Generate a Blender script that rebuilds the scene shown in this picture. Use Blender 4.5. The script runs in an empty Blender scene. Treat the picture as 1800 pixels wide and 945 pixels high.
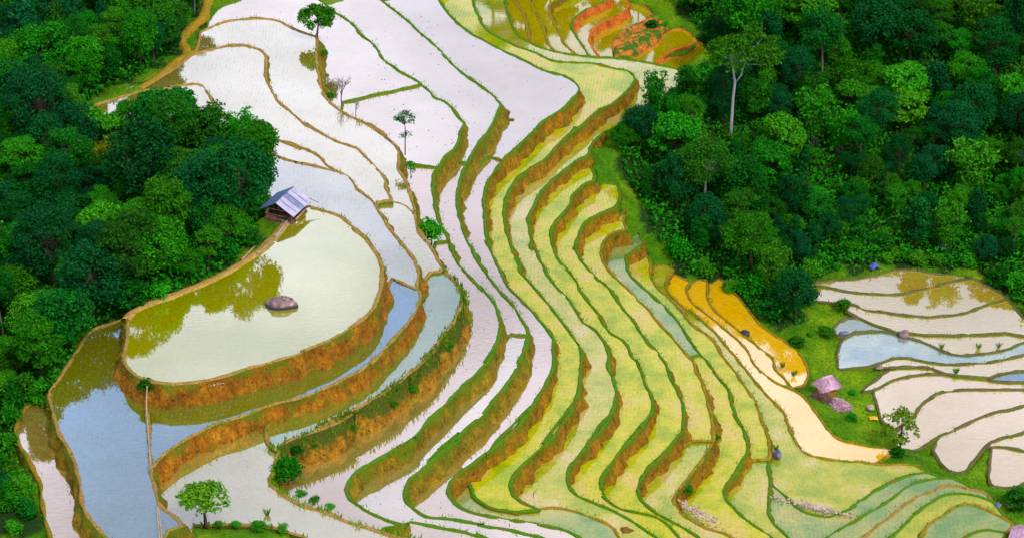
import bpy, bmesh, math, random
import numpy as np
from mathutils import Vector, Matrix, noise
from mathutils.geometry import delaunay_2d_cdt

# ------------------------------------------------------------------ camera, sky, sun, exposure
scene = bpy.context.scene
HFOV, PITCH, DIST, CENTRE_Z = math.radians(24), math.radians(30), 242.0, 11.0
cam_data = bpy.data.cameras.new('camera')
cam = bpy.data.objects.new('camera', cam_data)
scene.collection.objects.link(cam)
cam.location = (0, -DIST * math.cos(PITCH), CENTRE_Z + DIST * math.sin(PITCH))
cam.rotation_euler = (math.pi / 2 - PITCH, 0, 0)
cam_data.sensor_fit = 'HORIZONTAL'
cam_data.angle = HFOV
cam_data.clip_start = 1.0
cam_data.clip_end = 3000.0
scene.camera = cam

SUN_ELEV, SUN_AZ = math.radians(52), math.radians(150)      # azimuth clockwise from +Y: behind the camera, to the right
world = bpy.data.worlds.new('World')
scene.world = world
world.use_nodes = True
wt = world.node_tree
bg = wt.nodes['Background']
sky = wt.nodes.new('ShaderNodeTexSky')
sky.sky_type = 'NISHITA'
sky.sun_disc = False
sky.sun_elevation = SUN_ELEV
sky.sun_rotation = SUN_AZ
sky.altitude = 900
sky.air_density = 1.0
sky.dust_density = 4.0
sky.ozone_density = 1.5
# broken bright cloud over the blue: the same noise all round the sky
w_co = wt.nodes.new('ShaderNodeTexCoord')
w_map = wt.nodes.new('ShaderNodeMapping')
w_map.inputs['Location'].default_value = (0.0, 0.0, 0.0)
w_map.inputs['Scale'].default_value = (1.0, 1.0, 1.6)
w_noise = wt.nodes.new('ShaderNodeTexNoise')
w_noise.inputs['Scale'].default_value = 4.0
w_noise.inputs['Detail'].default_value = 3.0
w_noise.inputs['Roughness'].default_value = 0.45
w_ramp = wt.nodes.new('ShaderNodeValToRGB')
w_ramp.color_ramp.elements[0].position = 0.36
w_ramp.color_ramp.elements[0].color = (0.25, 0.25, 0.25, 1)
w_ramp.color_ramp.elements[1].position = 0.56
w_ramp.color_ramp.elements[1].color = (0.92, 0.92, 0.92, 1)
w_mix = wt.nodes.new('ShaderNodeMix')
w_mix.data_type = 'RGBA'
w_mix.inputs[7].default_value = (9.4, 9.2, 10.2, 1)
wt.links.new(w_co.outputs['Generated'], w_map.inputs['Vector'])
wt.links.new(w_map.outputs[0], w_noise.inputs['Vector'])
wt.links.new(w_noise.outputs['Fac'], w_ramp.inputs['Fac'])
wt.links.new(w_ramp.outputs[0], w_mix.inputs[0])
wt.links.new(sky.outputs[0], w_mix.inputs[6])
wt.links.new(w_mix.outputs[2], bg.inputs['Color'])
bg.inputs['Strength'].default_value = 0.13
sun_data = bpy.data.lights.new('sun', 'SUN')
sun_data.energy = 2.5
sun_data.angle = math.radians(7)
sun_data.color = (1.0, 0.95, 0.87)
sun = bpy.data.objects.new('sun', sun_data)
scene.collection.objects.link(sun)
sd = Vector((math.sin(SUN_AZ) * math.cos(SUN_ELEV), math.cos(SUN_AZ) * math.cos(SUN_ELEV), math.sin(SUN_ELEV)))
sun.rotation_euler = sd.to_track_quat('Z', 'Y').to_euler()
scene.view_settings.view_transform = 'Standard'
scene.view_settings.look = 'None'
scene.view_settings.exposure = 0.08
scene.view_settings.gamma = 1.0
scene.view_settings.use_curve_mapping = False
scene.cycles.max_bounces = 8
scene.cycles.glossy_bounces = 3
scene.cycles.diffuse_bounces = 3
scene.cycles.transparent_max_bounces = 4
random.seed(7)
rng = np.random.default_rng(7)
COL = scene.collection

# ------------------------------------------------------------------ survey of the terraces, in metres (x east, y north)
CURVES = {
 'OV': (20, ((-20.23,-3.77),(-21.62,-6.18),(-22.6,-9.38),(-23.98,-12.31),(-25.76,-14.97),(-27.98,-17.77),(-29.99,-19.35),(-32.73,-21.61),(-34.0,-22.89),(-34.41,-24.65),(-34.09,-27.86),(-33.92,-30.75),(-33.53,-32.41),(-32.36,-34.04),(-30.87,-34.96),(-29.09,-35.31),(-26.2,-34.76),(-23.84,-33.49),(-22.06,-32.44),(-18.45,-30.31),(-18.62,-30.16),(-16.21,-28.23),(-14.07,-25.52),(-12.64,-23.01),(-12.14,-19.93),(-12.0,-17.31),(-12.26,-14.63),(-13.07,-11.9),(-14.14,-9.67),(-15.35,-7.68),(-13.51,-10.3),(-14.87,-8.04),(-16.39,-5.74),(-17.42,-4.87),(-19.6,-3.7))),
 'PL': (18, ((-35.01,-20.97),(-36.63,-22.11),(-38.05,-23.12),(-38.48,-24.62),(-38.87,-27.07),(-39.49,-30.43),(-40.16,-33.7),(-39.48,-36.33),(-39.03,-37.92),(-37.95,-40.78),(-36.5,-43.78),(-35.5,-47.12),(-34.58,-50.76),(-33.33,-52.93),(-32.13,-54.77),(-30.96,-56.58))),
 'X4': (18, ((-26.17,12.49),(-24.74,11.51),(-23.0,10.22),(-21.15,9.26),(-22.44,9.74),(-20.62,9.1),(-18.78,8.14),(-17.64,7.6),(-16.3,6.09),(-15.6,3.92),(-14.5,2.39),(-13.71,0.88),(-12.55,-2.4),(-11.58,-5.3),(-10.8,-7.02),(-10.05,-8.43),(-11.02,-6.38),(-9.96,-8.65),(-9.02,-11.7),(-8.83,-13.34),(-8.91,-14.95),(-8.59,-16.55),(-8.66,-18.39),(-9.11,-20.71),(-10.07,-23.24),(-11.49,-26.46),(-12.53,-29.0),(-11.95,-27.44),(-13.13,-29.6),(-14.93,-31.5),(-17.3,-33.71),(-19.44,-34.88),(-21.11,-35.79),(-23.32,-37.37),(-25.31,-38.48),(-26.41,-39.58),(-27.82,-41.11),(-28.95,-42.83),(-29.79,-44.73),(-29.92,-45.15))),
 'X3': (17.8, ((-40.58,26.81),(-38.75,27.24),(-36.95,27.96),(-34.82,28.69),(-33.8,27.96),(-32.97,26.16),(-32.07,23.67),(-30.51,20.53),(-29.11,18.82),(-26.95,17.29),(-28.69,18.48),(-26.89,17.12),(-24.96,15.94),(-25.29,16.03),(-23.33,14.2),(-21.72,12.88),(-23.74,14.69),(-22.16,13.7),(-20.07,11.74),(-19.19,9.8),(-18.38,8.68),(-17.67,7.98))),
 'X2': (16.9, ((-36.12,38.1),(-34.15,39.45),(-31.97,40.62),(-30.49,40.62),(-32.36,40.35),(-30.57,40.62),(-28.48,39.26),(-27.73,37.33),(-27.41,32.79),(-26.67,29.84),(-25.6,26.58),(-23.96,23.74),(-22.17,20.62),(-20.66,18.91),(-19.51,17.72),(-21.96,20.7),(-19.78,17.97),(-18.15,16.29),(-16.25,14.96),(-15.24,12.99),(-13.91,10.4),(-13.07,8.18),(-12.64,5.36),(-12.12,3.43))),
 'X1': (16.4, ((-36.07,45.29),(-34.67,47.11),(-32.49,48.75),(-29.96,49.16),(-30.77,49.37),(-29.06,49.16),(-27.13,48.34),(-25.64,46.5),(-23.49,44.69),(-22.41,43.57),(-22.18,38.4),(-21.7,34.59),(-20.99,30.14),(-20.01,27.25),(-18.26,24.4),(-16.6,22.66),(-14.98,21.27),(-13.32,18.71),(-16.22,22.57),(-14.39,19.98),(-13.07,17.95),(-11.98,15.61),(-11.73,11.36),(-10.87,8.49),(-10.16,5.06),(-9.75,1.71),(-9.33,-2.15),(-8.4,-4.47),(-9.42,-1.19),(-8.32,-4.4),(-7.39,-7.24),(-6.64,-9.48),(-5.62,-11.68),(-4.82,-13.84),(-4.72,-15.7),(-4.96,-17.28),(-5.71,-20.12),(-6.95,-23.4),(-8.04,-26.11),(-6.92,-24.14),(-8.28,-26.59),(-10.22,-29.71),(-12.39,-32.52),(-14.78,-34.81),(-17.13,-37.06),(-13.8,-34.6),(-15.09,-35.96),(-16.99,-37.3),(-19.11,-38.85),(-19.77,-39.72),(-19.96,-41.88),(-20.05,-43.58),(-20.36,-44.0),(-20.05,-45.04),(-19.22,-46.29),(-17.68,-47.72),(-14.97,-49.13),(-13.62,-50.13),(-11.32,-51.32),(-10.13,-51.91),(-8.59,-52.59),(-6.82,-53.37))),
 'L3': (14.3, ((-24.85,62.03),(-23.26,59.41),(-21.66,56.4),(-20.15,54.28),(-18.63,51.78),(-17.81,49.31),(-16.33,46.88),(-15.45,44.48),(-15.13,42.9),(-13.7,40.57),(-11.78,37.88),(-10.24,35.99),(-9.21,34.13),(-8.68,32.65),(-7.7,31.91),(-6.69,30.1),(-5.85,27.58),(-5.19,26.17),(-5.56,24.76),(-5.76,22.86),(-5.56,24.15),(-6.11,20.37),(-7.15,18.35),(-7.7,16.03),(-8.2,14.72),(-8.26,11.49),(-7.91,7.09),(-7.23,3.42),(-6.43,0.73),(-5.94,-1.91),(-6.33,0.21),(-5.39,-3.85),(-4.06,-6.97),(-2.74,-9.74),(-3.99,-6.97),(-2.7,-9.46),(-1.57,-12.18),(-1.14,-15.63),(-1.39,-18.74),(-2.57,-22.52),(-1.71,-20.52),(-2.62,-23.02),(-4.79,-26.92),(-6.15,-29.77),(-7.62,-32.32),(-8.91,-35.27),(-11.19,-37.72),(-8.44,-34.62),(-10.36,-36.86),(-12.51,-38.83),(-13.65,-40.56),(-14.04,-42.27),(-13.71,-43.74),(-12.54,-45.19),(-10.78,-46.63),(-8.58,-47.74))),
 'L4': (12.7, ((-17.68,65.73),(-16.12,63.07),(-12.7,57.02),(-10.83,53.03),(-9.01,49.55),(-6.86,44.36),(-4.79,40.48),(-3.27,38.19),(-4.87,40.86),(-3.52,38.57),(-2.19,36.31),(-1.36,34.09),(-1.52,32.62),(-2.14,29.37),(-3.06,26.02),(-3.55,24.88),(-4.73,20.1),(-5.45,16.78),(-5.8,11.29),(-5.52,8.78),(-4.92,4.19),(-3.85,0.77),(-4.14,2.17),(-3.66,-0.48),(-2.19,-4.78),(-1.04,-7.57),(0.09,-10.04),(1.32,-13.79),(1.45,-15.37),(1.25,-16.92),(0.56,-19.98),(0.16,-21.98),(-0.64,-23.95),(-2.57,-28.51),(-3.59,-30.15),(-5.45,-33.36),(-6.54,-35.38),(-4.48,-32.47),(-7.42,-36.51),(-4.73,-31.56),(-6.55,-35.4),(-8.35,-38.05),(-9.04,-39.56),(-9.16,-41.48),(-8.68,-42.75),(-7.29,-44.2),(-4.48,-44.82),(-2.38,-45.44),(-2.91,-45.44),(-0.49,-46.15),(2.04,-47.07),(2.87,-47.57),(4.17,-48.87))),
 'L5': (11, ((-10.32,69.65),(-9.16,66.95),(-7.24,61.25),(-5.05,56.99),(-3.42,54.9),(-3.37,54.9),(-1.1,52.01),(1.47,49.18),(3.83,46.39),(6.0,45.02),(7.15,43.46),(7.69,41.72),(7.32,39.82),(5.67,36.07),(3.68,33.5),(2.68,31.33),(1.86,29.37),(2.8,31.6),(0.53,26.65),(-1.05,23.72),(-2.28,20.0),(-2.87,16.71),(-3.0,13.8),(-2.79,8.16),(-2.16,3.77),(-2.73,6.1),(-1.07,-0.71),(-0.34,-3.57),(2.06,-8.3),(3.96,-13.13),(3.89,-13.92),(3.91,-17.03),(3.75,-18.81),(2.42,-23.27),(0.81,-27.35),(-0.37,-29.69),(-2.28,-32.67),(2.11,-24.27),(1.31,-26.43),(0.12,-29.02),(-1.3,-31.1),(-2.82,-33.37),(-4.94,-36.04),(-5.59,-38.01),(-5.37,-39.3),(-4.22,-41.01),(-1.98,-42.06),(1.34,-42.89),(3.79,-43.72),(5.36,-44.75),(5.95,-45.46),(6.77,-46.58))),
 'L6': (9.4, ((-5.49,73.34),(-5.08,70.61),(-3.91,63.96),(-3.82,63.31),(-2.37,60.09),(0.11,57.14),(2.89,54.65),(4.95,52.4),(7.36,51.99),(9.77,51.79),(12.13,50.38),(13.82,49.58),(14.51,47.79),(14.18,46.22),(13.61,44.66),(11.8,41.21),(9.72,38.95),(8.32,35.98),(6.28,32.53),(7.26,34.97),(5.56,31.37),(3.72,27.15),(1.79,24.4),(0.52,22.36),(-0.11,20.36),(-0.73,17.4),(-0.87,14.19),(-0.56,10.42),(0.05,6.59),(-0.06,6.21),(0.68,3.82),(0.75,2.35),(1.98,-0.41),(4.36,-6.19),(6.37,-11.59),(6.42,-11.61),(6.64,-13.98),(6.42,-17.57),(6.14,-20.58),(5.64,-22.05),(4.37,-25.44),(2.61,-29.2),(5.75,-22.31),(4.34,-26.4),(3.13,-28.74),(1.67,-31.04),(0.38,-33.3),(-0.14,-34.86),(-0.01,-36.62),(0.87,-37.92),(2.25,-38.99))),
 'GA': (9.4, ((2.25,-39.14),(-0.13,-39.31),(-2.02,-38.56),(-3.29,-37.05),(-3.57,-35.74),(-4.5,-33.53))),
 'GB': (9.25, ((2.25,-38.93),(2.88,-38.57),(4.51,-38.67),(6.37,-39.63),(7.96,-40.69),(8.68,-41.53),(9.12,-42.88),(9.56,-44.22))),
 'L7e': (7.9, ((-1.37,76.8),(-0.99,74.04),(-0.52,69.52),(0.11,65.55),(0.65,63.39),(2.24,60.82),(4.35,58.92),(6.8,57.67),(9.59,56.84),(12.39,56.43),(15.84,55.4),(18.4,54.17),(19.91,53.15),(21.19,51.54),(19.62,48.36),(18.47,46.21),(16.13,43.51),(14.68,41.42))),
 'L7': (7.9, ((14.68,41.42),(12.56,38.62),(10.66,36.41),(10.79,36.86),(9.58,35.04),(8.77,32.52),(8.48,30.75),(7.15,29.34),(5.33,26.57),(3.85,23.85),(2.88,21.17),(2.39,18.87),(1.67,16.28),(1.88,12.79),(2.08,9.23),(1.92,11.0),(3.08,6.43),(3.65,4.05),(4.5,1.71),(5.63,-0.59),(6.31,-2.86),(6.97,-5.09),(8.22,-6.74),(9.0,-8.9),(9.35,-11.04),(9.25,-13.41),(9.65,-15.73),(9.83,-18.26),(9.46,-20.99),(8.02,-23.91),(6.72,-27.46),(9.28,-21.98),(7.84,-25.11),(6.16,-28.39),(5.21,-30.24),(4.91,-32.05),(5.14,-33.61),(6.0,-35.05),(7.75,-36.25),(9.36,-37.55),(10.69,-38.84),(11.64,-40.11),(12.47,-41.05),(13.51,-42.4))),
 'L8': (6.7, ((9.03,26.96),(8.05,26.1),(6.72,23.74),(6.19,21.08),(5.04,18.46),(4.23,16.21),(4.13,14.31),(4.46,11.35),(4.16,13.45),(4.51,10.96),(4.93,9.13),(5.94,6.71),(6.65,4.93),(6.9,3.17),(7.73,0.85),(8.55,-1.14),(8.93,-2.83),(9.71,-5.32),(10.82,-6.42),(11.34,-7.77),(11.68,-9.65),(12.33,-10.97),(12.13,-10.46),(12.46,-12.3),(12.77,-14.63),(13.23,-16.67),(13.23,-19.42),(12.46,-21.14),(10.7,-24.51),(12.02,-22.12),(10.12,-25.7),(8.54,-29.19),(8.04,-30.56),(8.05,-32.36),(8.39,-33.69),(9.5,-35.01),(11.39,-35.78),(12.64,-36.32),(13.6,-37.4),(14.28,-38.68),(15.16,-40.79))),
 'L9': (5.3, ((11.17,23.16),(9.54,21.83),(7.91,20.03),(7.22,17.45),(6.86,15.54),(6.52,13.82),(6.58,14.68),(7.14,12.19),(7.99,9.74),(9.13,7.33),(10.13,5.55),(10.92,2.91),(12.12,-0.24),(12.89,-2.76),(13.65,-4.97),(14.47,-6.9),(15.2,-9.3),(15.36,-11.41),(15.82,-13.23),(16.35,-16.04),(16.31,-18.78),(15.84,-20.99),(14.7,-23.16),(14.1,-24.36),(12.36,-26.94),(11.61,-29.02),(11.4,-30.61),(11.73,-31.95),(12.81,-33.73),(14.4,-35.26),(15.74,-36.56),(17.36,-38.9))),
 'L10': (3.9, ((12.55,20.81),(10.94,20.16),(9.93,18.23),(9.54,15.69),(9.78,13.51),(11.04,10.14),(12.31,7.73),(13.16,5.56),(14.12,3.81),(14.9,1.5),(16.2,-1.6),(17.97,-6.0),(18.18,-7.89),(18.74,-10.28),(18.86,-12.61),(19.1,-15.17),(19.16,-18.17),(19.03,-20.14),(18.04,-22.55),(17.1,-24.45),(15.86,-27.02),(15.05,-28.4),(14.78,-29.54),(14.97,-30.89),(15.79,-32.45),(17.51,-33.99),(19.0,-34.86),(21.01,-37.01))),
 'L11': (2.2, ((12.4,18.05),(12.36,15.22),(12.9,13.36),(14.59,10.02),(16.14,6.93),(17.2,4.31),(18.42,0.03),(19.15,-2.19),(19.72,-3.31),(20.77,-6.83),(21.51,-8.42),(21.49,-10.52),(21.85,-13.1),(22.35,-15.63),(21.6,-12.85),(22.18,-14.38),(22.51,-17.13),(22.48,-19.1),(21.77,-21.04),(20.6,-23.66),(19.78,-25.53),(19.79,-27.15),(20.58,-28.97),(21.98,-31.22),(22.92,-32.43),(24.4,-34.72))),
 'L12': (1.1, ((15.12,18.38),(14.93,16.18),(15.41,13.4),(16.81,10.67),(17.8,8.39),(18.7,5.75),(20.2,3.45),(20.72,2.3),(21.66,-1.06),(22.84,-4.62),(23.73,-7.83),(24.34,-10.71),(24.51,-13.53),(24.51,-12.47),(24.8,-15.5),(24.78,-17.49),(24.44,-19.68),(24.31,-23.03),(23.96,-25.37),(23.75,-27.67),(24.05,-29.48),(24.82,-31.04),(26.05,-33.24))),
 'L13': (0.5, ((17.63,17.85),(16.83,16.28),(16.57,14.42),(16.94,12.59),(18.48,9.47),(19.85,7.11),(18.82,9.69),(20.96,5.29),(22.1,2.42),(23.19,-0.66),(24.14,-3.41),(25.31,-6.64),(26.39,-9.01),(26.84,-10.32),(26.08,-8.19),(26.88,-10.28),(27.18,-13.1),(27.6,-15.86),(28.28,-17.35),(29.46,-18.08),(32.71,-18.93),(32.87,-18.68),(35.29,-19.29),(38.33,-19.29),(39.29,-20.26))),
 'L14': (0, ((19.27,15.93),(18.82,14.54),(19.1,12.1),(20.48,9.71),(21.84,7.34),(23.31,4.73),(24.3,2.17),(24.74,-0.15),(25.46,-2.08),(26.75,-3.99),(28.11,-5.07),(29.37,-6.93),(30.32,-10.08),(30.69,-11.19),(31.43,-13.48),(32.83,-14.74),(34.72,-15.37),(36.9,-15.86))),
 'L15': (-0.4, ((21.32,17.08),(21.11,15.22),(21.04,13.08),(21.78,10.37),(23.0,8.3),(24.31,5.67),(25.9,3.09),(26.79,1.4),(27.06,-0.9),(27.89,-3.09),(28.34,-4.45))),
 'OUT': (-0.8, ((21.66,17.14),(22.83,18.08),(23.64,16.21),(24.56,14.06),(25.29,11.63),(26.39,8.36),(28.52,5.17),(29.8,2.88),(30.26,1.12),(30.33,-1.1),(29.83,-3.01),(29.34,-3.42),(28.42,-3.83))),
 'PO': (18, ((-31.89,-31.88),(-31.35,-36.47),(-30.59,-40.89),(-29.93,-45.05))),
 'TB': (18, ((-29.93,-45.05),(-29.45,-47.12),(-28.9,-49.15),(-28.45,-50.36),(-27.63,-51.35),(-26.14,-53.12))),
 'B1': (0.75, ((24.42,-22.77),(24.67,-23.24),(25.37,-24.41),(26.51,-26.5),(27.47,-27.64),(29.02,-28.09),(30.15,-27.64),(31.6,-26.73),(33.17,-24.88),(34.71,-23.48),(35.79,-22.53),(37.74,-21.34),(39.46,-20.86))),
 'B2': (0.95, ((26.75,-33.04),(28.61,-31.61),(30.82,-29.72),(33.07,-27.69),(35.36,-25.62),(36.97,-23.76),(38.62,-22.7),(40.62,-22.11))),
 'B3': (1.15, ((30.5,-33.31),(31.86,-31.88),(33.39,-30.22),(35.26,-28.19),(36.69,-26.6),(38.54,-24.98),(39.57,-24.62),(40.25,-23.89),(40.87,-23.49))),
 'B3r': (1.15, ((40.87,-23.49),(41.56,-23.64),(42.48,-24.07),(43.41,-24.4),(44.27,-24.74),(44.58,-25.59))),
 'B4': (1.35, ((33.33,-33.58),(34.44,-32.16),(36.05,-30.05),(37.7,-27.79),(39.13,-26.47),(40.18,-25.57),(41.44,-25.17),(42.26,-25.27),(42.8,-25.41),(44.09,-26.11),(44.94,-26.85))),
 'B5': (1.55, ((36.28,-33.85),(37.14,-32.43),(37.91,-30.77),(38.57,-30.06),(39.94,-28.77),(41.03,-27.59),(42.13,-27.23),(43.26,-27.59),(44.11,-28.3),(44.94,-29.12),(45.78,-30.23))),
 'B6': (1.75, ((39.87,-34.12),(41.01,-32.7),(41.82,-31.95),(43.13,-31.49),(44.85,-31.86))),
}
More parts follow.
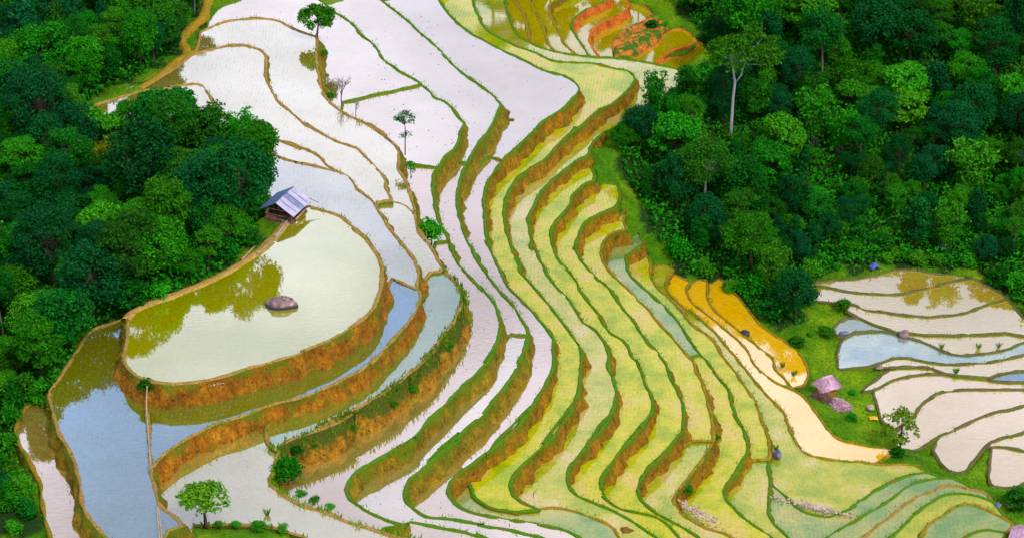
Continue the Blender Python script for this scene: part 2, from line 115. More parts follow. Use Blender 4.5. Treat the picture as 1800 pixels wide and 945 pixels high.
PADDY_LOOPS = {
 'ov': (20, [['c','OV',0,34,1],['p',[(-19.63,-3.33)],1]]),
 't5a': (18, [['c','X4',1,20.45,1],['p',[(-9.02,-15.75),(-10.0,-14.95),(-11.26,-13.93)],1],['c','OV',24.94,34,0],['p',[(-20.58,0.34),(-22.66,1.53),(-24.43,2.36),(-25.0,5.64),(-25.14,9.12)],1]]),
 't5b': (17.95, [['c','OV',24.94,13.72,0],['c','PO',0,3,0],['c','X4',39,20.45,1],['p',[(-9.02,-15.67),(-10.0,-14.87),(-11.26,-13.85)],0]]),
 't5c': (18, [['c','PL',0,15,1],['p',[(-28.91,-56.58),(-27.45,-56.01),(-27.63,-55.05),(-27.44,-53.8)],1],['c','TB',5,0,1],['c','PO',3,0,1],['c','OV',13.72,9,0]]),
 'lb': (16.2, [['c','PL',6,15,0],['p',[(-33.99,-54.16),(-36.41,-54.16)],1],['p',[(-37.18,-52.32),(-38.45,-48.25),(-39.24,-44.97),(-40.47,-42.02),(-41.98,-38.99),(-42.83,-36.33),(-42.51,-33.16),(-41.64,-32.35),(-40.89,-32.23)],1]]),
 't4': (17.8, [['c','X3',0,21,1],['c','X4',7,0,0],['p',[(-26.44,13.07),(-29.67,14.63),(-34.16,17.53),(-38.78,16.21),(-42.48,17.0),(-44.82,20.63),(-45.74,22.68)],1],['p',[(-42.99,24.76),(-40.89,26.45)],1]]),
 't3a': (16.9, [['c','X2',0,23,1],['p',[(-12.12,3.43),(-12.7,3.37),(-13.55,3.0)],1],['c','X4',11,7,0],['c','X3',21,0,0],['p',[(-40.47,30.2),(-39.4,31.86),(-37.78,34.29),(-36.76,36.56)],1]]),
 't2': (16.4, [['c','X1',0,25,1],['p',[(-9.89,1.71),(-10.82,3.22),(-12.1,4.23)],1],['c','X2',23,0,0],['p',[(-35.92,40.34),(-35.94,42.7)],1]]),
 't3b': (16.6, [['p',[(-13.59,3.55),(-12.73,3.92),(-12.15,3.92)],0],['p',[(-12.08,3.86),(-10.8,2.85),(-9.88,1.34)],0],['c','X1',25,31.04,1],['p',[(-6.76,-10.1),(-7.31,-10.27),(-7.85,-10.43)],1],['c','X4',18.84,11,0]]),
 't3c': (16.45, [['p',[(-7.86,-10.17),(-7.32,-10.01),(-6.77,-9.84)],0],['c','X1',31.04,49.18,1],['p',[(-20.03,-40.23),(-20.81,-39.03),(-21.08,-37.15),(-20.81,-35.47)],1],['c','X4',32,18.84,0]]),
 't3d': (16.3, [['p',[(-20.84,-35.24),(-21.1,-36.93),(-20.84,-38.81),(-20.06,-40.01)],0],['c','X1',49.18,61,1],['p',[(-12.31,-54.68),(-15.3,-54.68),(-16.36,-52.75),(-17.11,-52.07),(-19.82,-50.99),(-21.7,-50.68),(-24.0,-50.68),(-25.83,-50.84)],1],['c','TB',5,0,0],['c','X4',39,32,0]]),
 't1a': (14.3, [['c','L3',0,11,1],['p',[(-10.39,35.69),(-13.26,34.2),(-16.25,32.65),(-18.75,31.26)],1],['c','X1',13.61,0,0],['p',[(-36.12,53.02),(-35.43,56.19),(-34.57,57.9),(-32.66,59.84),(-33.36,62.47)],1]]),
 't1b': (14.2, [['c','L3',11,23.18,1],['p',[(-7.85,15.89),(-9.08,16.15),(-10.31,16.39),(-11.1,17.05)],1],['c','X1',21.39,13.61,0],['p',[(-18.76,31.46),(-16.27,32.85),(-13.27,34.41),(-10.4,35.9)],0]]),
 'w1a': (14.1, [['c','L3',23.18,28.27,1],['p',[(-6.42,0.14),(-7.0,0.06),(-7.71,-0.18)],1],['c','X1',29.05,21.39,0],['p',[(-11.11,17.24),(-10.32,16.58),(-9.09,16.35),(-7.86,16.08)],0]]),
 'w1b': (14.0, [['c','L3',28.27,55,1],['p',[(-8.6,-47.37),(-9.66,-47.79),(-10.72,-48.18)],1],['c','X1',58.6,29.05,0],['p',[(-7.72,-0.0),(-7.0,0.23),(-6.43,0.32)],0]]),
 'w1c': (13.4, [['p',[(-10.77,-47.36),(-9.71,-46.97),(-8.64,-46.54)],0],['p',[(-8.51,-46.24),(-6.59,-46.91),(-3.81,-47.82),(-2.49,-48.42),(-3.12,-47.92),(-1.91,-48.72),(-0.36,-50.4)],1],['p',[(-4.61,-50.8),(-6.72,-50.8)],1],['c','X1',61,58.6,0]]),
 'w2a': (12.7, [['c','L4',0,16,1],['p',[(-4.8,19.83),(-5.35,19.77),(-6.05,20.1)],1],['c','L3',21.76,0,0]]),
 'w2b': (12.6, [['c','L4',16,28,1],['p',[(1.38,-15.33),(0.63,-15.26),(-0.05,-15.07)],1],['c','L3',37.16,21.76,0],['p',[(-6.05,20.29),(-5.35,19.96),(-4.81,20.02)],0]]),
 'w2c': (12.5, [['c','L4',28,52,1],['p',[(2.49,-49.59),(-0.37,-49.19)],1],['p',[(-0.36,-50.4),(-1.91,-48.72),(-3.12,-47.92),(-2.49,-48.42),(-3.81,-47.82),(-6.59,-46.91),(-8.51,-46.24)],0],['c','L3',55,37.16,0],['p',[(-0.05,-14.91),(0.63,-15.09),(1.38,-15.17)],0]]),
 'w3a': (11, [['c','L5',0,19.1,1],['p',[(-1.18,23.78),(-1.82,24.23),(-2.53,24.64)],1],['c','L4',15.69,0,0]]),
 'w3b': (10.9, [['c','L5',19.1,51,1],['p',[(4.93,-47.45),(4.23,-46.44)],1],['c','L4',52,15.69,0],['p',[(-2.53,24.83),(-1.82,24.42),(-1.18,23.98)],0]]),
 'g1': (9.4, [['c','L6',0,50,1],['c','GA',0,5,1],['c','L5',41.87,0,0]]),
 'g1b': (9.25, [['c','GB',0,7,1],['p',[(8.07,-44.83),(6.86,-44.22)],1],['c','L5',51,41.87,0],['c','GA',5,0,0]]),
 'g2': (7.9, [['c','L7e',0,17,1],['c','L7',0,43,1],['p',[(11.23,-43.43),(9.67,-42.4)],1],['c','GB',7,0,0],['c','L6',50,0,0]]),
 'g3': (6.7, [['c','L8',0,40,1],['p',[(14.46,-41.83),(13.64,-40.79)],1],['c','L7',43,6,0],['p',[(8.59,31.3),(9.23,28.16)],1]]),
 'g4': (5.3, [['c','L9',0,31,1],['p',[(16.29,-39.74),(15.33,-38.9)],1],['c','L8',40,0,0],['p',[(10.25,28.91),(11.61,28.67),(11.96,26.35),(11.61,24.16)],1]]),
 'g5a': (3.9, [['c','L10',0,17,1],['p',[(18.95,-20.26),(17.92,-20.26),(16.97,-20.26)],1],['c','L9',21.38,0,0],['p',[(12.55,24.89),(12.22,22.73)],1]]),
 'g5b': (3.75, [['p',[(16.99,-20.04),(17.94,-20.04),(18.97,-20.04)],0],['c','L10',17,27,1],['p',[(19.04,-37.66),(17.57,-36.81)],1],['c','L9',31,21.38,0]]),
 'g6a': (2.2, [['c','L11',0,7,1],['p',[(19.08,-2.25),(18.56,-2.33),(18.17,-2.61)],1],['c','L10',10.78,0,0],['p',[(13.81,23.21),(14.43,21.25),(13.65,19.64),(12.73,18.43)],1]]),
 'g6b': (2.1, [['p',[(18.19,-2.45),(18.57,-2.17),(19.09,-2.09)],0],['c','L11',7,25,1],['p',[(22.5,-35.67),(21.3,-34.59)],1],['c','L10',27,10.78,0]]),
 'g7a': (1.1, [['c','L12',0,15.83,1],['p',[(24.44,-19.39),(23.76,-19.32),(23.07,-19.32)],1],['c','L11',17.93,0,0],['p',[(13.36,21.42),(14.51,20.55),(15.0,19.27)],1]]),
 'g7b': (1.0, [['p',[(23.09,-19.17),(23.78,-19.17),(24.46,-19.25)],0],['c','L12',15.83,22,1],['p',[(25.19,-33.98),(24.63,-33.11)],1],['c','L11',25,17.93,0]]),
 'g8': (0.5, [['c','L13',0,24,1],['p',[(39.55,-20.39)],1],['c','B1',12,0,0],['c','L12',17,0,0],['p',[(16.51,18.95),(17.27,18.48)],1]]),
 'br2': (0.75, [['c','B1',0,12,1],['p',[(40.82,-21.78),(41.31,-21.84)],1],['c','B2',7,0,0],['p',[(27.05,-33.86),(26.12,-32.77)],1],['c','L12',22,17.1,0]]),
 'br3': (0.95, [['c','B2',0,7,1],['p',[(41.24,-22.15),(41.72,-22.29),(42.67,-23.02),(43.52,-23.87)],1],['c','B3r',3,0,0],['c','B3',8,0,0],['p',[(28.07,-34.13)],1]]),
 'br4': (1.15, [['c','B3',0,8,1],['c','B3r',0,5,1],['p',[(44.65,-26.19)],1],['c','B4',10,0,0],['p',[(31.96,-34.18)],1]]),
 'br5': (1.35, [['c','B4',0,10,1],['p',[(44.93,-27.31)],1],['p',[(45.5,-29.2)],1],['c','B5',10,0,0],['p',[(34.77,-34.45)],1]]),
 'br6': (1.55, [['c','B5',0,10,1],['p',[(45.75,-30.76),(45.07,-31.51)],1],['c','B6',4,0,0],['p',[(37.97,-34.71)],1]]),
 'br7': (1.75, [['c','B6',0,4,1],['p',[(44.56,-32.7),(44.36,-33.44),(40.71,-33.78)],1]]),
 'cr': (0.0, [['c','L14',0,17,1],['p',[(37.0,-16.36),(35.81,-17.71),(34.89,-18.4)],1],['c','L13',21.78,0,0],['p',[(18.76,16.67),(19.2,16.27)],1]]),
 'c14': (-0.4, [['c','L15',0,10,1],['c','L14',10,0,0],['p',[(20.24,17.33)],1]]),
 'c15': (-0.8, [['c','OUT',0,12,1],['c','L15',10,0,0]]),
 'f1': (7.2, [['p',[(0.02,78.42),(0.3,75.64),(1.4,71.09),(1.75,67.98),(2.05,64.49),(2.35,62.69)],1],['c','L7e',5.04,0,0]]),
 'f2': (6.7, [['p',[(1.99,79.57),(2.17,76.78),(3.06,72.22),(3.93,67.77),(4.42,63.44),(5.1,61.31)],1],['c','L7e',6.36,5.04,0],['p',[(2.35,62.69),(2.05,64.49),(1.75,67.98),(1.4,71.09),(0.3,75.64),(0.02,78.42)],0]]),
 'f3': (6.0, [['p',[(7.67,81.19),(6.12,78.84),(5.07,77.45),(4.67,75.61),(5.26,71.54),(5.94,68.0),(6.6,64.53),(7.97,61.55)],1],['c','L7e',7.41,6.36,0],['p',[(5.1,61.31),(4.42,63.44),(3.93,67.77),(3.06,72.22),(2.17,76.78),(1.99,79.57)],0]]),
 'f4': (5.2, [['p',[(13.42,83.03),(12.17,79.74),(10.62,78.35),(8.88,76.05),(7.89,73.78),(7.53,71.54),(8.31,68.01),(9.54,62.93)],1],['c','L7e',7.97,7.41,0],['p',[(7.97,61.55),(6.6,64.53),(5.94,68.0),(5.26,71.54),(4.67,75.61),(5.07,77.45),(6.12,78.84),(7.67,81.19)],0]]),
 'f5': (4.2, [['p',[(14.1,85.34),(14.58,82.96),(15.35,80.85),(14.39,78.3),(12.83,76.47),(11.27,74.65),(10.13,72.41),(9.84,69.76),(10.3,66.71),(11.01,64.7)],1],['c','L7e',8.41,7.97,0],['p',[(9.54,62.93),(8.31,68.01),(7.53,71.54),(7.89,73.78),(8.88,76.05),(10.62,78.35),(12.17,79.74),(13.42,83.03)],0]]),
 'f6': (3.2, [['p',[(15.58,83.59),(17.24,82.42),(18.19,80.32),(17.82,78.71)],1],['p',[(16.83,77.56),(15.46,76.2),(14.26,74.39),(13.17,72.61),(12.66,70.18),(12.7,67.36),(12.76,66.5)],0],['c','L7e',8.97,8.41,0],['p',[(11.01,64.7),(10.3,66.71),(9.84,69.76),(10.13,72.41),(11.27,74.65),(12.83,76.47),(14.39,78.3),(15.35,80.85)],0]]),
 'f7': (2.8, [['p',[(15.26,67.06),(16.64,69.3),(18.59,71.49),(19.47,74.16),(20.69,75.86),(21.65,76.27),(22.86,74.83),(23.54,72.38)],1],['p',[(22.25,70.97),(20.33,69.65),(18.92,67.36),(18.15,66.5)],1],['p',[(17.42,55.48),(15.84,55.31),(14.63,55.6)],0]]),
 'f8': (2.4, [['p',[(18.53,66.71),(19.89,68.22),(22.13,68.86),(23.47,71.04),(23.88,73.03)],1],['p',[(24.95,72.36),(24.34,67.57),(22.83,65.43),(21.35,65.01)],1],['p',[(20.41,52.87),(18.4,54.09)],0]]),
 'r1': (-1.0, [['p',[(32.42,17.11),(33.52,17.74),(35.15,18.21),(37.88,18.52),(40.22,19.47),(42.1,20.42),(44.49,20.42),(46.44,19.63),(48.77,19.31),(50.27,18.77)],1],['p',[(47.76,17.9),(45.54,16.8),(43.83,15.87),(41.86,15.26),(38.75,15.41),(36.0,16.03),(34.2,16.8)],1]]),
 'r2': (-1.05, [['p',[(32.43,17.11),(34.22,16.89),(36.01,16.11),(38.76,15.5),(41.88,15.34),(43.85,15.96),(45.56,16.89),(47.78,17.98),(50.29,18.86)],0],['p',[(51.65,17.51),(52.9,15.65),(53.45,14.33)],1],['p',[(50.89,13.05),(48.62,11.54),(46.67,10.94),(44.31,10.65),(42.19,10.94),(40.56,11.39),(38.31,11.99),(36.89,13.05),(36.0,13.42)],1],['p',[(34.16,13.6),(32.19,14.12),(31.98,16.27)],1]]),
 'r3': (-1.1, [['p',[(36.29,13.2),(36.91,13.13),(38.33,12.08),(40.57,11.48),(42.21,11.03),(44.33,10.73),(46.69,11.03),(48.64,11.63),(50.91,13.13),(53.47,14.41)],0],['p',[(53.89,13.29),(54.59,10.13),(55.58,6.61)],1],['p',[(55.13,6.61),(53.99,6.9),(52.06,7.34),(49.9,7.19),(46.83,7.04),(43.78,7.04),(42.0,7.39),(40.64,7.48),(39.82,8.21),(38.27,9.24),(37.19,10.43),(36.09,11.57),(35.86,12.23)],1]]),
 'r4a': (-1.15, [['p',[(37.2,10.51),(38.28,9.33),(39.84,8.29),(40.51,7.65)],0],['p',[(39.91,7.71),(39.01,7.86),(37.62,7.77),(36.22,7.56),(35.2,6.69),(34.19,7.13),(34.09,8.29),(35.24,10.21),(36.27,10.45)],1]]),
 'r4b': (-1.2, [['p',[(42.03,7.56),(43.81,7.21),(46.86,7.21),(49.94,7.35),(52.1,7.5),(54.03,7.06),(55.17,6.77)],0],['p',[(55.21,6.19),(53.78,5.7),(52.55,4.89),(51.18,4.04),(48.98,3.47),(46.97,3.18),(45.53,3.61),(44.2,4.75),(43.01,5.9),(41.59,6.63),(40.61,7.21)],1]]),
 'r6': (-1.25, [['p',[(36.25,7.73),(37.65,7.93),(39.04,8.02),(39.94,7.87),(40.62,7.29),(41.61,6.71),(43.02,5.98),(44.22,4.83),(45.55,3.69),(46.99,3.26),(48.99,3.55),(51.2,4.12),(52.57,4.98),(53.8,5.78),(55.23,6.27)],0],['p',[(54.95,3.98),(53.37,3.41),(52.18,2.84),(49.78,1.99),(46.72,1.57),(44.47,1.57),(42.31,2.14),(40.89,2.7),(39.52,2.56),(37.89,1.57),(36.92,1.01)],1],['p',[(34.79,0.74),(33.64,0.46),(33.85,2.84),(34.26,5.12),(35.23,6.85)],1]]),
 'r7': (-1.3, [['p',[(37.9,1.65),(39.53,2.64),(40.9,2.78),(42.32,2.21),(44.49,1.65),(46.73,1.65),(49.8,2.07),(52.2,2.92),(53.39,3.49),(54.97,4.06)],0],['p',[(54.33,0.68),(52.79,0.26),(51.7,0.12),(50.43,-0.3),(48.96,-1.07)],1],['p',[(47.07,-0.85),(44.78,-0.3),(44.37,-0.1),(43.31,0.81),(42.01,1.09),(40.52,1.09),(38.85,0.95),(37.64,0.81)],1]]),
 'r9': (-1.35, [['p',[(48.94,-1.23),(50.41,-0.46),(51.67,-0.05),(52.77,0.09),(54.31,0.51)],0],['p',[(53.98,-1.97),(52.41,-1.83),(50.63,-1.7),(49.05,-1.42)],1]]),
 'r8': (-1.4, [['p',[(38.96,0.59),(40.66,1.01),(42.33,1.15),(43.61,0.73),(44.79,-0.3)],0],['p',[(42.72,-0.24),(40.89,-0.52),(39.0,-1.35),(36.99,-3.12),(35.46,-3.58)],1],['p',[(36.36,-2.3),(37.22,-1.35),(38.11,-0.24)],1]]),
 'r10': (-1.45, [['p',[(37.0,-3.04),(39.01,-1.27),(40.91,-0.44),(42.73,-0.17),(44.81,-0.22),(46.36,-0.72),(49.09,-1.27),(50.67,-1.54),(52.45,-1.68),(54.03,-1.82)],0],['p',[(53.8,-2.99),(52.21,-2.99),(48.94,-2.99),(46.28,-3.04),(44.18,-3.31),(42.9,-3.99),(41.49,-5.59),(40.3,-7.71),(39.39,-9.01)],1],['p',[(38.06,-10.3),(37.09,-9.01),(36.86,-6.39),(36.8,-3.45)],1]]),
 'r11': (-1.5, [['p',[(39.41,-8.94),(40.32,-7.63),(41.5,-5.52),(42.91,-3.91),(44.19,-3.23),(46.3,-2.96),(48.96,-2.91),(52.23,-2.91),(53.82,-2.91)],0],['p',[(53.23,-5.25),(51.68,-5.91),(49.76,-6.71),(48.05,-7.37),(44.95,-9.45),(42.84,-11.0),(41.54,-12.02),(40.01,-13.66)],1],['p',[(39.25,-14.04),(38.31,-13.66),(37.83,-13.03),(37.97,-11.0)],1]]),
 'r12': (-1.55, [['p',[(41.72,-12.71),(42.82,-11.18),(44.95,-9.51),(48.04,-7.42),(49.76,-6.71),(51.68,-5.92),(53.25,-5.17)],0],['p',[(52.36,-9.9),(50.82,-10.62),(49.68,-11.18),(48.45,-11.69),(47.18,-12.45),(46.27,-13.59)],1],['p',[(45.11,-15.46),(43.98,-17.18),(43.06,-17.67),(42.16,-17.18),(41.59,-15.46),(41.29,-13.71)],1]]),
 'r13': (-1.6, [['p',[(46.43,-13.52),(47.19,-12.38),(48.47,-11.62),(49.7,-11.11),(50.84,-10.54),(52.38,-9.82)],0],['p',[(51.75,-13.89),(50.22,-13.89),(49.27,-13.52),(48.19,-13.19),(47.35,-13.14)],1]]),
 'r14': (-1.65, [['p',[(47.11,-13.32),(48.2,-13.17),(49.28,-13.49),(50.23,-13.87),(51.77,-13.82)],0],['p',[(50.88,-18.5),(49.24,-19.27),(48.4,-19.9),(46.73,-19.95),(45.97,-19.51),(46.13,-17.77),(46.69,-15.31)],1]]),
}
TERRAIN_CONTROLS = [(-50.03,-6.52,13),(-46.48,-26.09,12.5),(-43.6,-42.29,11.5),(-42.51,-30.25,14),(-45.21,-20.7,14),(-60.07,50.95,18),(-45.05,38.42,16.5),(-40.4,53.24,17),(-38.07,50.1,16.2),(-36.44,41.46,15.8),(-41.8,14.54,14.5),(-54.2,16.45,13.5),(-28.97,6.98,16.5),(-26.08,1.5,17.5),(-33.17,-5.93,16.5),(-42.19,-2.66,14),(-40.52,23.94,16.5),(-49.55,25.96,15.5),(-56.81,32.05,16),(-43.15,-38.53,13),(16.78,44.68,4),(10.42,35.91,5.5),(14.05,28.23,3),(22.28,26.21,1.2),(18.66,18.88,1),(24.86,18.12,0),(28.13,12.89,-0.5),(34.34,19.16,-0.6),(41.43,20.86,-0.5),(50.33,21.49,-0.5),(56.55,21.53,0.2),(22.98,36.86,2.8),(29.31,33.28,1),(39.14,33.65,0.8),(48.93,33.65,0.8),(58.63,33.28,1),(25.66,47.19,5),(40.83,49.21,4),(51.03,49.21,4),(61.15,48.8,4.2),(25.12,59.97,8),(34.75,58.88,8.5),(48.64,58.88,8.5),(62.29,57.79,9),(21.78,73.81,8),(28.99,75.45,12),(43.12,73.07,13),(64.41,71.88,13.5),(18.87,87.32,7),(43.4,79.96,21),(71.68,77.35,22),(22.28,87.79,18),(0.0,90.39,17),(7.51,86.41,9),(-28.9,77.82,18),(-55.77,67.74,22),(-68.65,30.91,20),(-61.66,-4.81,12),(-53.95,-40.2,10),(30.81,3.31,-1),(33.54,1.25,-1.1),(34.51,-5.21,-1.1),(36.56,-7.15,-1.2),(36.89,-13.24,-1.2),(40.67,-21.24,-1.0),(43.94,-17.97,-1.3),(45.04,-26.6,0.2),(65.68,5.56,-1),(58.38,-26.32,0),(72.67,38.38,2),(0.0,-58.34,12),(29.32,-45.73,2),(-26.16,-63.38,16),(-22.84,-52.87,16.6),(-20.59,-52.48,16.6),(-25.15,-52.62,16.7),(45.56,-37.3,1.7),(19.63,78.82,4.2),(22.65,73.45,3.4),(25.06,66.14,3.2),(18.3,73.89,3.2),(20.65,70.19,2.9)]
FOREST_LEFT = [(-64.93,56.44),(-39.18,60.05),(-37.01,52.71),(-38.36,45.72),(-37.71,40.26),(-41.04,32.46),(-46.31,25.6),(-44.9,22.28),(-39.2,18.5),(-34.4,18.78),(-29.72,14.63),(-26.64,10.46),(-25.16,5.11),(-24.1,-4.28),(-24.39,-10.46),(-27.03,-16.17),(-30.29,-19.8),(-33.5,-23.04),(-35.04,-22.45),(-38.49,-23.81),(-39.21,-29.01),(-40.32,-33.33),(-42.84,-32.87),(-43.05,-36.85),(-41.79,-41.16),(-39.73,-46.94),(-38.01,-53.2),(-45.69,-50.92),(-56.7,-6.52)]
FOREST_RIGHT = [(-6.1,94.52),(0.0,83.04),(17.5,90.24),(19.83,82.89),(22.63,79.27),(24.85,73.58),(25.45,65.71),(23.93,56.01),(21.53,51.56),(18.2,46.94),(15.66,43.18),(12.79,38.06),(11.94,32.66),(14.03,28.39),(15.13,24.26),(16.87,20.52),(19.15,16.67),(21.64,16.62),(24.16,13.24),(26.57,9.18),(30.14,8.51),(32.18,13.39),(32.08,18.26),(37.68,20.91),(44.04,21.49),(51.33,19.98),(53.71,15.71),(55.14,10.09),(59.72,5.89),(69.37,38.38),(75.94,77.04),(23.47,88.34)]
ZONES_LEFT = [(-54.41, 41.32, 'near the top left corner'), (-43.97, 44.62, 'beside the upper forest path'), (-36.49, 36.48, 'against the upper left paddies'), (-51.29, 21.11, 'at the left edge above the middle'), (-38.48, 12.63, 'behind the tin-roofed hut'), (-28.05, 9.77, 'between hut and pale wedge paddy'), (-31.24, -7.7, 'along the path to the tin-roofed hut'), (-44.06, -1.26, 'left of the boulder paddy'), (-44.5, -18.7, 'left of the large blue paddy'), (-43.64, -38.53, 'beside the lowest left paddy')]
ZONES_RIGHT = [(25.37, 63.33, 'behind the orange mound'), (19.24, 41.7, 'at the ravine beside the triangular paddy'), (15.76, 23.86, 'on the ravine edge above green terraces'), (25.28, 15.66, 'above the bright yellow paddy'), (32.57, 33.28, 'in the middle of the right slope'), (36.64, 22.76, 'left of the valley paddies'), (46.87, 23.69, 'just behind the farthest valley paddy'), (55.79, 21.01, 'at the right edge behind the valley'), (53.2, 40.67, 'low on the right slope'), (44.56, 52.88, 'halfway up the right slope'), (34.95, 61.13, 'near the top beside the pale trunk'), (59.86, 60.02, 'near the top right corner')]
CLEARINGS = [(16.67, 43.47), (18.85, 46.48), (21.28, 50.62), (15.2, 40.52), (23.08, 53.79), (-23.82, -2.67), (-23.57, 0.6), (-43.34, -37.42), (-42.01, -42.12), (-40.42, -47.04), (-39.27, -50.99), (33.56, 5.56), (25.18, 38.42), (25.11, 36.3), (25.03, 34.12), (38.06, 24.04), (41.86, 24.04), (45.67, 24.04), (50.01, 23.4)]
LOW_WOOD = [(35.34, 28.37), (42.52, 29.34), (50.22, 29.16), (56.97, 27.47), (39.2, 34.02), (47.08, 34.34), (54.84, 33.97), (59.51, 23.91)]
NAMED_TREES = [
    ('mid_tree', -32.92, -16.7, 18.6, 1.2, 'full green tree standing behind the path at the left end of the boulder paddy', 0),
    ('dark_tree', -34.55, -18.02, 18.4, 1.15, 'deep green tree over the left corner of the boulder paddy', 2),
    ('mid_tree', -27.39, -11.26, 18.9, 0.85, 'green tree behind the middle of the hut path', 1),
    ('teal_tree', -38.2, -20.67, 17.3, 1.15, 'blue-green tree over the top corner of the large blue paddy', 0),
    ('dark_tree', -40.1, -25.38, 16.8, 1.1, 'deep green tree beside the upper left edge of the large blue paddy', 1),
    ('mid_tree', -41.57, -29.18, 16.2, 0.9, 'green tree where the large blue paddy meets the lowest left one', 2),
    ('dark_tree', -35.78, 15.21, 16.3, 1.15, 'tall round-headed tree standing before the pale wedge paddy', 0),
    ('mid_tree', -39.92, 16.19, 16.2, 0.72, 'small round dark tree left of the tall round-headed one', 0),
    ('dark_tree', -31.05, 11.42, 16.8, 0.95, 'dark tree right of the tall round-headed one at the paddy edge', 1),
    ('mid_tree', -25.47, 4.08, 17.4, 0.95, 'green tree just left of the tin-roofed hut roof', 2),
    ('teal_tree', -35.65, 0.11, 16.0, 1.35, 'broad feathery blue-green tree in the middle of the left forest', 0),
    ('column_tree', -28.43, -11.99, 18.2, 1.0, 'tall dark column of a tree above the hut path', 0),
    ('bright_tree', -38.53, -8.65, 15.2, 1.15, 'bright round crown left of the hut path', 0),
    ('olive_tree', -37.81, 13.08, 15.8, 0.9, 'yellow-leaved tree before the tall round-headed one', 0),
    ('olive_tree', -41.37, 9.8, 15.0, 0.8, 'ochre-tipped tree in the left forest', 1),
    ('bright_tree', -43.7, -20.01, 14.5, 1.1, 'light green tree leaning over the bank of the large blue paddy', 1),
    ('mid_tree', -51.76, 32.05, 16, 1.3, 'big domed green tree at the upper left', 1),
    ('bright_tree', 18.72, 32.66, 5.0, 1.15, 'brightest green tree at the ravine head', 0),
    ('mid_tree', 26.13, 18.67, 0.4, 1.0, 'green tree above the bright yellow paddy', 1),
    ('bamboo', 52.34, 34.66, 1, 1.25, 'tall bamboo plume low on the right slope', 0),
    ('bamboo', 48.17, 23.87, -0.4, 1.0, 'bamboo clump behind the farthest valley paddy', 0),
    ('column_tree', 45.12, 24.8, -0.2, 0.95, 'cone-shaped dark tree in the shade behind the valley paddies', 2),
]
